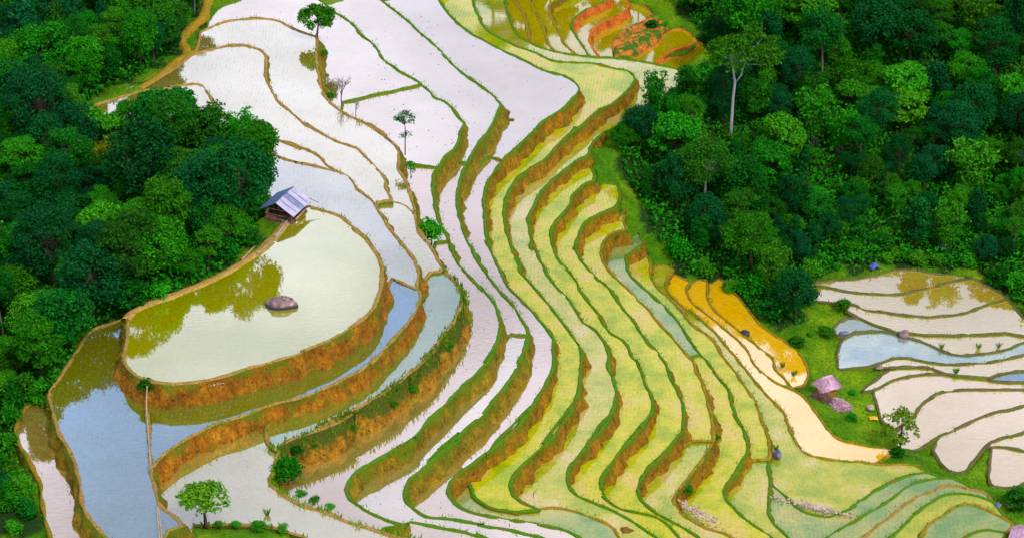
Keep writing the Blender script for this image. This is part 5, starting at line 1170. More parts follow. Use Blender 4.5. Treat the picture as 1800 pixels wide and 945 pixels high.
# ------------------------------------------------------------------ huts
def box(cx, cy, cz, sx, sy, sz, rot=None, jitter=0.0):
    v = []
    for dx in (-.5, .5):
        for dy in (-.5, .5):
            for dz in (-.5, .5):
                p = Vector((dx * sx, dy * sy, dz * sz))
                if rot is not None:
                    p = rot @ p
                v.append(p + Vector((cx, cy, cz)) + Vector((rng.normal(0, 1), rng.normal(0, 1), rng.normal(0, 1))) * jitter)
    f = [(0, 1, 3, 2), (4, 6, 7, 5), (0, 4, 5, 1), (2, 3, 7, 6), (0, 2, 6, 4), (1, 5, 7, 3)]
    return v, f

def bevelled(o, w=0.012):
    md = o.modifiers.new('bevel', 'BEVEL')
    md.width = w
    md.segments = 1
    return o

WOOD = plain_mat('wood_weathered', (0.09, 0.05, 0.035), (0.24, 0.14, 0.10), 4, stretch=(1, 1, .2))
WOOD_RED = plain_mat('wood_reddish', (0.10, 0.035, 0.03), (0.24, 0.09, 0.07), 3)
LOGM = plain_mat('wood_log', (0.22, 0.12, 0.05), (0.42, 0.27, 0.15), 4, stretch=(.3, 1, 1))
LOG_GREY = plain_mat('wood_log_grey', (0.20, 0.17, 0.15), (0.38, 0.33, 0.30), 4, stretch=(.3, 1, 1))
TIN_A = plain_mat('roof_sheet_pale', (0.30, 0.29, 0.46), (0.48, 0.46, 0.62), 1.5, .5, .4, 0)
TIN_B = plain_mat('roof_sheet_blue', (0.12, 0.14, 0.30), (0.24, 0.27, 0.44), 1.5, .5, .4, 0)
TIN_SHADED = plain_mat('roof_sheet_far', (0.06, 0.12, 0.26), (0.12, 0.20, 0.36), 1.5, .5, .4, 0)  # left slope: its shade painted as a darker sheet colour
WALL_SHADED = plain_mat('woven_wall_shaded', (0.02, 0.015, 0.02), (0.06, 0.04, 0.05), 8)  # near-black colour carries the shade of the open interior
THATCH = plain_mat('thatch_pink', (0.38, 0.20, 0.32), (0.66, 0.44, 0.62), 5, .95, .1, .7, (1, 1, .25))
STRAW = leaf_mat('straw_pink', (0.34, 0.18, 0.24), (0.66, 0.44, 0.52), .9, .1, .2)
WOVEN = plain_mat('woven_bamboo_ochre', (0.26, 0.11, 0.008), (0.46, 0.23, 0.02), 6, .9, .1, .4)

def sheet(y0, y1, side, half, eave, apex, mat, parent, over=.3, n=9):
    """One corrugated roof sheet running from ridge to eave on one slope, y0..y1 along the ridge."""
    v, f = [], []
    k = n * 2
    sl = math.hypot(half, apex - eave)
    ux, uz = half / sl, -(apex - eave) / sl
    L = sl + over
    for i in range(k + 1):
        y = y0 + (y1 - y0) * i / k
        w = .022 * (1 if i % 2 else -1)
        for t in (0.0, L * .5, L):
            sag = -.025 * math.sin(3.14 * t / L)
            v.append((side * (ux * t - uz * 0 + w * -uz), y, apex + uz * t + w * ux + sag))
    for i in range(k):
        for j in range(2):
            a = i * 3 + j
            f.append((a, a + 1, a + 4, a + 3))
    o = mesh_obj('roof_sheet', v, f, mat, parent)
    md = o.modifiers.new('thickness', 'SOLIDIFY')
    md.thickness = .012
    return o

def stilt_hut():
    x, y, z = PLACES['hut']
    t = thing('stilt_hut', 'small stilt hut with a striped tin gable roof at the end of the tan path', 'hut', (x, y, z), math.radians(-24))
    half, length, floor, eave, apex = 1.62, 3.0, .95, 2.05, 3.0
    y0, y1 = -length / 2, length / 2
    for sx in (-1, 1):
        for yy in (y0 + .15, 0, y1 - .15):
            v, f = tube([Vector((sx * (half - .25), yy, -2.6)), Vector((sx * (half - .25) + .02, yy, .6)), Vector((sx * (half - .3), yy, eave + .05))], [.085, .08, .07], 7)
            mesh_obj('post', v, f, WOOD, t, True)
    for k in range(9):
        yy = y0 + .18 + (length - .36) * k / 8
        bevelled(mesh_obj('floor_plank', *box(rng.normal(0, .04), yy, floor + rng.normal(0, .008), 2 * half - .1, .31, .05, None, .006), WOOD, t))
    for yy in (y0 + .15, y1 - .15):
        mesh_obj('floor_beam', *box(0, yy, floor - .12, 2 * half, .12, .16), WOOD, t)
        mesh_obj('tie_beam', *box(0, yy, eave - .06, 2 * half - .2, .11, .12), WOOD, t)
    for sx in (-1, 1):
        mesh_obj('wall_plate', *box(sx * (half - .25), 0, eave + .02, .11, length + .3, .11), WOOD, t)
    mesh_obj('rail', *box(0, y0 + .08, floor + .45, 2 * half - .3, .06, .08), WOOD, t)
    mesh_obj('rail', *box(half - .2, 0, floor + .45, .06, length - .2, .08), WOOD, t)
    # board cladding below the floor and woven walls with the interior's shade painted in
    for k in range(10):
        xx = -half + .28 + (2 * half - .56) * k / 9
        bevelled(mesh_obj('wall_board', *box(xx, y0 + .02, floor - .55 + rng.normal(0, .03), .30, .05, 1.0 + rng.normal(0, .05), None, .008), WOOD_RED, t))
    mesh_obj('back_wall', *box(0, y1 - .2, (floor + eave) / 2, 2 * half - .6, .05, eave - floor - .05), WALL_SHADED, t)
    mesh_obj('side_wall', *box(-half + .3, .2, (floor + eave) / 2, .05, length - .9, eave - floor - .1), WALL_SHADED, t)
    for yy in (y0 + .15, y1 - .15):
        mesh_obj('king_post', *box(0, yy, (eave + apex) / 2 - .05, .09, .09, apex - eave - .1), WOOD, t)
    roof = mesh_obj('roof', *box(0, 0, apex - .06, .10, length + .55, .10), WOOD, t)      # ridge beam carrying the sheets
    for sx in (-1, 1):
        for q in (.33, .66, .97):
            mesh_obj('batten', *box(sx * half * q, 0, apex - (apex - eave) * q - .12, .06, length + .5, .05), WOOD, roof)
    ys = [y0 - .32 + (length + .64) * k / 5 for k in range(6)]
    for k in range(5):
        sheet(ys[k], ys[k + 1] + .05, 1, half, eave, apex + (.012 if k % 2 else 0), TIN_B if k in (2,) else TIN_A, roof, .34)
        sheet(ys[k], ys[k + 1] + .05, -1, half, eave, apex + (.012 if k % 2 else 0), TIN_SHADED, roof, .34)
    for k in range(1, 5):                                       # dark lap lines of the sheets
        sl = math.hypot(half, apex - eave)
        R = Matrix.Rotation(math.atan2(apex - eave, half), 3, 'Y')
        mesh_obj('lap_strip', *box(half * .55, ys[k] + .02, apex - (apex - eave) * .55 + .055, sl + .2, .07, .02, R), TIN_B, roof)
    v, f = tube([Vector((half + .1, y1 + .3, eave + .0)), Vector((half + 1.0, y1 + .5, eave - .35))], [.035, .03], 6)
    mesh_obj('roof_pole', v, f, WOOD, roof)
    R = Matrix.Rotation(.55, 3, 'X')
    for sx in (.55, .95):
        mesh_obj('ladder_rail', *box(sx, y0 - .75, floor * .35, .06, 1.9, .06, R), LOG_GREY, t)
    for k in range(4):
        mesh_obj('ladder_rung', *box(.75, y0 - 1.3 + .38 * k, -.02 + .24 * k, .4, .05, .05), LOG_GREY, t)
    return t
stilt_hut()

def thatched_hut(place, label, rz, half, length, wall, rise, roofcol=THATCH, hip=.45):
    x, y, z = PLACES[place]
    t = thing('thatched_hut', label, 'hut', (x, y, z), rz)
    for sx in (-1, 1):
        for sy in (-1, 1):
            v, f = tube([Vector((sx * half * .85, sy * length * .42, -.6)), Vector((sx * half * .85, sy * length * .42, wall + .1))], [.06, .05], 6)
            mesh_obj('post', v, f, WOOD, t, True)
    for sx in (-1, 1):
        for k in range(5):
            yy = -length * .42 + length * .84 * (k + .5) / 5
            bevelled(mesh_obj('wall_panel', *box(sx * half * .85, yy, wall * .55, .05, length * .84 / 5 - .02, wall * .85, None, .006), WOVEN, t))
    for sy in (-1, 1):
        for k in range(4):
            xx = -half * .85 + half * 1.7 * (k + .5) / 4
            bevelled(mesh_obj('wall_panel', *box(xx, sy * length * .42, wall * .55, half * 1.7 / 4 - .02, .05, wall * .85, None, .006), WOVEN, t))
    # thick thatch in overlapping courses, ridge shorter than the eaves
    v, f = [], []
    rows, cols = 9, 40
    for r_ in range(rows + 1):
        q = r_ / rows
        hx = (half + .28) * q + .05
        hy = (length / 2 + .3) * (hip + (1 - hip) * q)
        zz = wall + rise * (1 - q ** 1.15) + (.05 if r_ % 2 else 0) - .12 * q
        for c_ in range(cols):
            a = 6.2832 * c_ / cols
            cx_, sy_ = math.cos(a), math.sin(a)
            e = .35 + .25 * (1 - q)
            px = hx * math.copysign(abs(cx_) ** e, cx_); py = hy * math.copysign(abs(sy_) ** e, sy_)
            j = .05 * fbm(px * 2.5, py * 2.5, r_ * .7)
            v.append((px + j, py + j, zz + j - (rng.uniform(0, .10) if r_ == rows else 0)))
    for r_ in range(rows):
        for c_ in range(cols):
            a = r_ * cols + c_; b_ = r_ * cols + (c_ + 1) % cols
            f.append((a, a + cols, b_ + cols, b_))
    f.append(tuple(range(cols)))
    roof = mesh_obj('roof', v, f, roofcol, t)
    md = roof.modifiers.new('thickness', 'SOLIDIFY'); md.thickness = .14; md.offset = -1
    sv, sf = [], []
    for _ in range(900):
        q = rng.uniform(.08, 1.0); a = rng.uniform(0, 6.283)
        hx = (half + .28) * q + .05; hy = (length / 2 + .3) * (hip + (1 - hip) * q)
        cx_, sy_ = math.cos(a), math.sin(a); e = .35 + .25 * (1 - q)
        px = hx * math.copysign(abs(cx_) ** e, cx_); py = hy * math.copysign(abs(sy_) ** e, sy_)
        zz = wall + rise * (1 - q ** 1.15) - .12 * q + .07
        ox_, oy_ = px / (hx + .01) * .26, py / (hy + .01) * .26
        k = len(sv); w = .014
        sv += [(px - w, py - w, zz), (px + w, py + w, zz), (px + ox_ + rng.normal(0, .05), py + oy_ + rng.normal(0, .05), zz - rise / half * .17 + rng.normal(0, .03))]
        sf.append((k, k + 1, k + 2))
    o = mesh_obj('loose_thatch', sv, sf, STRAW, roof)
    o['kind'] = 'stuff'
    return t
thatched_hut('hut2', 'little hut with a pinkish thatched roof and ochre walls on the grass slope', math.radians(-62), .75, 1.8, 1.6, .95)
thatched_hut('hut3', 'pink roof of a hut cut by the bottom right corner', math.radians(-20), 1.5, 3.4, 1.2, 1.0)

# ------------------------------------------------------------------ rocks, clods and piles
def rock_mesh(name, seed, sx, sy, sz, mat, rough=.28, sub=3):
    bm = bmesh.new()
    bmesh.ops.create_icosphere(bm, subdivisions=sub, radius=1.0)
    for v in bm.verts:
        p = v.co.copy()
        d = 1 + rough * fbm(p.x * 1.1 + seed * 7.3, p.y * 1.1, p.z * 1.1, 3) + rough * .3 * fbm(p.x * 3.2, p.y * 3.2 + seed, p.z * 3.2, 2)
        p = p * d
        p.z = max(p.z, -.45)
        v.co = Vector((p.x * sx, p.y * sy, p.z * sz))
    me = bpy.data.meshes.new(name)
    bm.to_mesh(me); bm.free()
    me.polygons.foreach_set('use_smooth', [True] * len(me.polygons))
    me.materials.append(mat)
    return me

ROCK_PURPLE = plain_mat('rock_purple', (0.05, 0.035, 0.045), (0.34, 0.22, 0.22), 1.6, .9, .2, .8)
ROCK_BLUE = plain_mat('rock_blue_grey', (0.03, 0.035, 0.07), (0.20, 0.20, 0.34), 2.2, .9, .2, .8)
ROCK_DARK = plain_mat('rock_dark', (0.012, 0.012, 0.025), (0.06, 0.06, 0.10), 2.2, .9, .2, .8)
ROCK_PALE = plain_mat('rock_pale', (0.24, 0.17, 0.14), (0.52, 0.42, 0.35), 2.5, .9, .2, .6)
CLOD = earth_mat('clod_earth', [(0.3, (0.10, 0.05, 0.012)), (0.7, (0.26, 0.14, 0.03))], 2.0)
m_boulder, nt, b = nodes_of('rock_boulder')
t1 = tex(nt, 1.5, 8, .7); t2 = tex(nt, 2.2, 2, .5, 'Object', None, 'ShaderNodeTexVoronoi')
t2.feature = 'DISTANCE_TO_EDGE'
c = ramp(nt, t1.outputs['Fac'], [(0.3, (0.06, 0.04, 0.055)), (0.5, (0.20, 0.13, 0.14)), (0.7, (0.46, 0.32, 0.28))]).outputs[0]
c = mixc(nt, ramp(nt, t2.outputs['Distance'], [(0.0, (1, 1, 1)), (0.035, (0, 0, 0))]).outputs[0], c, (0.03, 0.022, 0.03))
sx = N(nt, 'ShaderNodeSeparateXYZ'); nt.links.new(N(nt, 'ShaderNodeTexCoord').outputs['Object'], sx.inputs[0])
c = mixc(nt, ramp(nt, sx.outputs['Z'], [(0.0, (1, 1, 1)), (0.06, (0, 0, 0))]).outputs[0], c, (0.03, 0.025, 0.035))     # wet tide line
nt.links.new(c, b.inputs['Base Color']); b.inputs['Roughness'].default_value = .85
bump(nt, b, t1.outputs['Fac'], 1.0, .2)
def rock(place, label, seed, sx, sy, sz, mat, name='rock', category='rock', lift=0.0, rz=0.0, rough=.28):
    x, y, z = PLACES[place]
    o = link(bpy.data.objects.new(name, rock_mesh(name, seed, sx, sy, sz, mat, rough)))
    o.location = (x, y, z + sz * .3 + lift)
    o.rotation_euler = (0, 0, rz)
    return tag(o, label, category)
rock('boulder', 'large purple-brown boulder standing in the rounded paddy', 1, 1.42, .78, .78, m_boulder, 'boulder', 'boulder', .02, .02, .3)
rock('rockdark', 'dark rock on the bund of the bright yellow paddy', 2, .55, .45, .42, ROCK_DARK, rz=-.6)
rock('rockpurple', 'purple rock between two white valley paddies', 3, .58, .5, .55, ROCK_PURPLE)
rock('rockblue', 'blue-grey rock beside the broad field near the cream paddy', 4, .42, .55, .62, ROCK_BLUE)
rock('rockbottom', 'bluish rock on a green bund at the bottom edge', 5, .5, .45, .4, ROCK_BLUE)
rock('rocklong', 'long low bluish rock at the left end of the small pale blue paddy', 6, .62, .3, .26, ROCK_BLUE, rz=.35)
rock('clod1', 'brown clod of earth on a bund among the green paddies', 7, .36, .34, .34, CLOD, 'earth_clod', 'clod')
rock('clod2', 'reddish earth lump fallen from a bund beside the third green strip', 8, .34, .5, .42, CLOD, 'earth_clod', 'clod')
rock('clod3', 'dark earth heap between the lowest green bunds', 9, .7, .6, .34, CLOD, 'earth_clod', 'clod')
rock('clod4', 'small dark clod lying in the widest white paddy', 10, .26, .2, .14, CLOD, 'earth_clod', 'clod')
rock('stonegrey', 'grey stone at the narrow end of the curved paddies', 11, .32, .3, .26, ROCK_BLUE)
rock('stonesmall', 'small pale stone in front of the dark bush', 12, .24, .2, .18, ROCK_PALE)
rock('stonewhite', 'pale stone on the grass left of the grey-white paddy', 13, .4, .3, .34, ROCK_PALE)
rock('purplestones', 'purplish stone at the near corner of the blue pond', 14, .5, .3, .22, ROCK_PURPLE)

def pile(place, label, count, lx, ly, rz, seed, smin=.09, smax=.2):
    x, y, z = PLACES[place]
    r = np.random.default_rng(seed)
    t = thing('stone_pile', label, 'stone pile', (x, y, z), rz)
    v, f = [], []
    base = bmesh.new()
    bmesh.ops.create_icosphere(base, subdivisions=1, radius=1.0)
    bv = [p.co.copy() for p in base.verts]; bf = [tuple(q.index for q in fc.verts) for fc in base.faces]
    base.free()
    for _ in range(count):
        cx_, cy_ = r.normal(0, lx * .4), r.normal(0, ly * .4)
        s = r.uniform(smin, smax, 3); k = len(v)
        v += [(cx_ + p.x * s[0] * (1 + r.normal(0, .12)), cy_ + p.y * s[1], p.z * s[2] * .7 + .06 + r.uniform(0, .12)) for p in bv]
        f += [tuple(k + i for i in q) for q in bf]
    o = mesh_obj('loose_stones', v, f, ROCK_PALE, t)
    o['kind'] = 'stuff'
pile('pile1', 'heap of pale pinkish stones on the bank at the lower right bend', 90, 3.0, .9, math.radians(-48), 31)
pile('row1', 'row of pale stones along the curved bund of the broad field', 110, 4.6, .45, math.radians(-24), 32)
pile('row2', 'few whitish stones on the bank of the boulder paddy', 34, 2.6, .3, math.radians(14), 33, .06, .12)

# orange bare-earth mound between the small pools
def mound():
    cx = sum(p[0] for p in MOUND_OUTLINE) / len(MOUND_OUTLINE); cy = sum(p[1] for p in MOUND_OUTLINE) / len(MOUND_OUTLINE)
    ring = [catmull(MOUND_OUTLINE + MOUND_OUTLINE[:1], i / 4) for i in range(len(MOUND_OUTLINE) * 4)]
    v, f = [], []
    rows = 9
    prof = [(1.12, -1.6), (1.0, .0), (.95, .35), (.88, .50), (.74, .56), (.58, .62), (.4, .68), (.2, .72), (.05, .74)]
    for s, zz in prof:
        for x, y in ring:
            px, py = (x - cx) * s, (y - cy) * s
            j = .34 * fbm(px * .8, py * .8, 3, 4) * (1 if zz > 0 else 0)
            v.append((px + j, py + j, zz + j * 1.2))
    n = len(ring)
    for r_ in range(rows - 1):
        for c_ in range(n):
            a, b_ = r_ * n + c_, r_ * n + (c_ + 1) % n
            f.append((a, b_, b_ + n, a + n))
    f.append(tuple(range((rows - 1) * n, rows * n)))
    o = mesh_obj('earth_mound', v, f, earth_mat('mound_orange', [(0.25, (0.36, 0.08, 0.02)), (0.5, (0.66, 0.18, 0.03)), (0.75, (0.78, 0.32, 0.10))], 1.2, green=(GRASS_A, (0.04, 0.14, 0.01)), green_amt=0.50, pits=.6), None, True)
    o.location = (cx, cy, 3.0)
    tag(o, 'bare orange earth mound with green patches among the small pools', 'mound')
mound()

# ------------------------------------------------------------------ footpaths, logs, bamboo pipe
def ribbon(name, key, width, mat):
    z, pts = FOOTPATHS[key]
    v, f = [], []
    line = sample(pts, 0, len(pts) - 1)
    for i, (x, y) in enumerate(line):
        a, b_ = line[max(i - 1, 0)], line[min(i + 1, len(line) - 1)]
        l = math.dist(a, b_) or 1
        nx, ny = (b_[1] - a[1]) / l, -(b_[0] - a[0]) / l
        w = width * (1 + .35 * fbm(x * .7, y * .7, 2))
        for o, dz in ((-1.25, -.5), (-.9, .02), (-.3, .07), (.3, .06), (.9, .02), (1.25, -.5)):
            v.append((x + nx * o * w, y + ny * o * w, z + dz + .03 * fbm(x * 2, y * 2, o)))
    o = mesh_obj(name, v, strip_faces(len(line), 6, 0), mat, None, True)
    o['kind'] = 'structure'
PATHM = earth_mat('footpath_earth', [(0.3, (0.30, 0.17, 0.03)), (0.7, (0.52, 0.33, 0.10))], 1.4, green=(GRASS_A, GRASS_B), green_amt=0.64)
PATHO = earth_mat('footpath_ochre', [(0.3, (0.26, 0.17, 0.006)), (0.7, (0.40, 0.25, 0.02))], 1.4, green=(GRASS_A, GRASS_B), green_amt=0.60)
ribbon('footpath', 'pathoval', .42, PATHM)
ribbon('footpath', 'pathtop', .42, PATHO)
ribbon('footpath', 'pathloop', .45, PATHO)
LOG_LABELS = ['grey log at the outer end of the upper forest path', 'grey log lying along the upper forest path nearer the paddies',
              'pale log on the path right below the tin-roofed hut', 'long log lying on the middle of the path to the tin-roofed hut',
              'loose branch on the forest side of the path to the tin-roofed hut', 'stick propped on the bund at the foot of the tin-roofed hut']
for k, e in enumerate(LOG_ENDS):
    a, b_ = Vector(e[:3]), Vector(e[3:])
    m_ = a.lerp(b_, .5) + Vector((.06, .05, .03))
    v, f = tube([a, a.lerp(m_, .5), m_, m_.lerp(b_, .5), b_], [.12, .11, .10, .09, .07], 8)
    if k in (0, 1, 3):                                          # a broken side limb
        tube([m_, m_ + Vector((.35, .4, .22))], [.05, .02], 5, v, f)
    c = a
    o = mesh_obj('fallen_log', [Vector(p) - c for p in v], f, LOG_GREY if k < 3 else LOGM, None, True)
    o.location = c
    tag(o, LOG_LABELS[k], 'log')

BAMBOO = plain_mat('bamboo_cane', (0.22, 0.18, 0.13), (0.40, 0.34, 0.26), 4, .6, .3, .2)
def cane(keys, label, r0=.05, r1=.04, name='bamboo_pipe', cat='bamboo pipe', lift=.35):
    P_ = [Vector(PLACES[k]) + Vector((0, 0, lift)) for k in keys]
    path, rad = [], []
    for a, b_ in zip(P_, P_[1:]):
        for i in range(8):
            t_ = i / 8
            path.append(a.lerp(b_, t_)); rad.append(r0 * (1.18 if i % 4 == 0 else 1.0))
    path.append(P_[-1]); rad.append(r1)
    v, f = tube(path, rad, 8)
    c = P_[0]
    t = thing(name, label, cat, c)
    mesh_obj('cane', [p - c for p in v], f, BAMBOO, t, True)
    for q in P_[1:]:
        for sx in (-.12, .12):
            v, f = tube([q - c + Vector((sx, 0, -lift - .4)), q - c + Vector((-sx * .5, 0, .12))], [.03, .025], 6)
            mesh_obj('prop', v, f, BAMBOO, t)
    return t
cane(('pipe0', 'pipe1', 'pipe2', 'pipe3'), 'thin bamboo pipe carried on props across the blue paddies')
cane(('pole0', 'pole1'), 'thick bamboo pole, right of the pair at the bottom edge', .07, .06, 'bamboo_pole', 'pole', .15)
cane(('pole2', 'pole3'), 'thick bamboo pole, left of the pair at the bottom edge', .07, .06, 'bamboo_pole', 'pole', .15)
x, y, z = PLACES['post']
v, f = tube([Vector((0, 0, -.5)), Vector((.02, 0, .2)), Vector((.05, .02, .5))], [.2, .18, .13], 9)
o = mesh_obj('tree_stump', v, f, LOG_GREY, None, True); o.location = (x, y, z)
tag(o, 'grey stump where the bamboo pipe meets the tan bund', 'stump')

# blue tarpaulin tent, white and yellow sheets
def drape(place, label, sx, sy, h, col, name, cat, rz=0.0):
    x, y, z = PLACES[place]
    v, f = [], []
    n = 12
    for i in range(n + 1):
        for j in range(n + 1):
            u, w = i / n * 2 - 1, j / n * 2 - 1
            zz = h * (1 - abs(u)) * (1 - .35 * abs(w)) + .05 * fbm(u * 3, w * 3, sx * 9)
            v.append((u * sx, w * sy, max(zz, .01)))
    o = mesh_obj(name, v, strip_faces(n + 1, n + 1, 0), plain_mat(name + '_' + cat, tuple(c * .7 for c in col), col, 3, .5, .4, .2), None, True)
    md = o.modifiers.new('thickness', 'SOLIDIFY'); md.thickness = .02
    o.location = (x, y, z); o.rotation_euler = (0, 0, rz)
    tag(o, label, cat)
drape('tarp', 'blue tarpaulin tent at the forest edge behind the valley paddies', .55, .45, .6, (0.10, 0.12, 0.48), 'tarpaulin_tent', 'tent', .4)
drape('yellow', 'small yellow sheet lying on the grass below the thatched hut', .42, .3, .14, (0.75, 0.42, 0.01), 'ground_sheet', 'sheet')
drape('sheet', 'white plastic sheet on the grass bank at the bottom edge', 1.1, .55, .2, (0.72, 0.72, 0.74), 'plastic_sheet', 'sheet')

# straw heap and wood pile below the thatched hut
def heap(place, label, n, sx, sy, h, mat, name, cat, ln, rz=0.0):
    x, y, z = PLACES[place]
    z = ground_z(x, y)
    t = thing(name, label, cat, (x, y, z), rz)
    core = rock_mesh('heap_core', 17 + n, sx * .62, sy * .62, h * .6, mat, .4)
    link(bpy.data.objects.new('heap_core', core), t)
    v, f = [], []
    for _ in range(n):
        a = rng.uniform(0, 6.283); q = math.sqrt(rng.random())
        p = Vector((math.cos(a) * q * sx, math.sin(a) * q * sy, h * (1 - q * q) * rng.uniform(.6, 1.05)))
        d = Vector((rng.normal(), rng.normal(), rng.normal() * .3)).normalized() * ln * rng.uniform(.5, 1)
        s = Vector((rng.normal(), rng.normal(), rng.normal())).normalized() * .05
        k = len(v)
        v += [p - d, p + s, p + d, p - s]
        f.append((k, k + 1, k + 2, k + 3))
    o = mesh_obj('loose_stalks', v, f, mat, t); o['kind'] = 'stuff'
heap('straw', 'pinkish heap of straw spilling down below the thatched hut', 1100, 1.5, .95, .7, STRAW, 'straw_heap', 'straw heap', .34, -.6)
heap('wood', 'dark pile of sticks beside the straw heap', 420, 1.2, .7, .7, WOOD, 'stick_pile', 'stick pile', .4, -.4)

# ------------------------------------------------------------------ lone trees and shrubs on the terraces
def lone(place, label, metas, name='tree', cat='tree', rz=0.0, scale=1.0):
    x, y, z = PLACES[place]
    o = thing(name, label, cat, (x, y, z), rz, None, scale)
    for me in metas:
        link(bpy.data.objects.new(me.name.split('.')[0], me), o)
    return o
lone('tree1', 'round green tree standing on the pale S-shaped bund', make_tree(41, 3.9, 4.3, .28, 30, (.42, .72), 130, .19, leafm='mid', trunk_r=.12, lean=.3), 'lone_tree')
lone('spread', 'lone spreading tree with forked trunk on the grass at the bottom', make_tree(42, 3.7, 4.5, .38, 34, (.40, .68), 130, .17, .75, 'umbrella', BARK, 'lime', .14), 'lone_tree')
lone('clumptree', 'dense bright green bush growing on the bank of the narrow lavender paddy', make_tree(43, 2.5, 2.2, .1, 26, (.4, .65), 150, .17, leafm='bright', trunk_r=.08), 'bush', 'bush')
lone('clumpbush', 'small upright bush on the bank under the two-tiered tree', make_tree(44, 1.7, 1.2, .1, 12, (.25, .42), 200, .13, leafm='bright', trunk_r=.05), 'bush', 'bush')
lone('roundbush', 'round dense bush on the bank at the bend of the tan bund', make_tree(45, 2.2, 2.6, .05, 30, (.38, .62), 170, .15, leafm='mid', trunk_r=.06), 'bush', 'bush')
lone('sparse', 'sparse thin-leaved tree between the cream and grey-white paddies', make_tree(46, 5.2, 4.4, .2, 34, (.4, .75), 62, .17, leafm='lime', trunk_r=.11), 'lone_tree')

def tier_tree():
    r = np.random.default_rng(47)
    tv, tf = [], []
    tube([Vector((0, 0, -.3)), Vector((.03, 0, 1.2)), Vector((.10, 0, 2.4)), Vector((.02, 0, 3.4)), Vector((0, 0, 4.2))], [.07, .06, .05, .04, .02], 6, tv, tf)
    cen = [(np.array((.1 + r.normal(0, .3), r.normal(0, .3), 2.1 + r.normal(0, .07))), r.uniform(.22, .34)) for _ in range(7)]
    for _ in range(24):
        a = r.uniform(0, 6.283); q = math.sqrt(r.random())
        c = np.array((math.cos(a) * q * .95, math.sin(a) * q * .95, 3.95 + .55 * (1 - q * q) + r.normal(0, .15)))
        cen.append((c, r.uniform(.26, .42)))
        tube([Vector((.02, 0, 3.2 + .3 * r.random())), Vector(c)], [.025, .01], 4, tv, tf)
    return mesh_data('trunk', (tv, tf), BARK, True), mesh_data('crown', leaf_cloud(cen, 190, .12, r, .6), LEAF['dark'])
lone('tiertree', 'thin two-tiered tree beside the tan bund', tier_tree(), 'lone_tree')

def bare(seed, height, spread, n, r0, mat=BARK_GREY):
    r = np.random.default_rng(seed)
    v, f = [], []
    def grow(p, d, L, rad, lev):
        q = p + d * L * .5 + Vector((r.normal(0, .04), r.normal(0, .04), 0)) * L
        e = p + d * L
        tube([p, q, e], [rad, rad * .8, rad * .55], 5, v, f)
        if lev == 0:
            return
        for _ in range(n):
            nd = (d + Vector((r.normal(0, spread), r.normal(0, spread), r.uniform(0, .5)))).normalized()
            grow(p.lerp(e, r.uniform(.55, 1.0)), nd, L * r.uniform(.5, .75), rad * .52, lev - 1)
    grow(Vector((0, 0, -.2)), Vector((0, 0, 1)), height * .42, r0, 3)
    return v, f
for place, label, args in (('bare1', 'leafless grey tree at the corner of the topmost white paddy', (51, 4.6, .85, 5, .085)), ('bare2', 'smaller leafless shrub right of the leafless tree', (52, 2.8, .7, 4, .06)), ('twig', 'tiny bare sapling in the lower green bend', (53, 1.5, .6, 2, .035))):
    x, y, z = PLACES[place]
    t = thing('bare_tree' if place == 'bare1' else 'bare_shrub', label, 'tree' if place == 'bare1' else 'shrub', (x, y, z))
    mesh_obj('branches', *bare(*args), BARK_GREY if place != 'twig' else BARK, t, True)

def pale_tree():
    r = np.random.default_rng(54)
    tv, tf = [], []
    tube([Vector((0, 0, -.5)), Vector((.05, 0, 3)), Vector((.1, 0, 6)), Vector((.22, 0, 8.0)), Vector((.0, 0, 9.2)), Vector((-.3, 0, 10.8))], [.24, .19, .16, .14, .10, .06], 8, tv, tf)
    tube([Vector((.2, 0, 7.8)), Vector((.9, 0, 8.9)), Vector((1.3, .1, 10.6)), Vector((1.4, .2, 11.5))], [.10, .08, .06, .03], 7, tv, tf)
    cen = []
    for _ in range(52):
        a = r.uniform(0, 6.283); q = math.sqrt(r.random())
        c = np.array((1.2 + math.cos(a) * q * 4.0, math.sin(a) * q * 2.6, 11.4 + 1.7 * (1 - q * q) + r.normal(0, .6)))
        cen.append((c, r.uniform(.7, 1.1)))
        if r.random() < .5:
            tube([Vector((.5, 0, 10.3)), Vector(c)], [.06, .02], 4, tv, tf)
    return mesh_data('trunk', (tv, tf), BARK_PALE, True), mesh_data('crown', leaf_cloud(cen, 85, .23, r, .75), LEAF['mid'])
lone('pale', 'tall tree with a bare pale forked trunk on the right slope', pale_tree(), 'tall_tree')

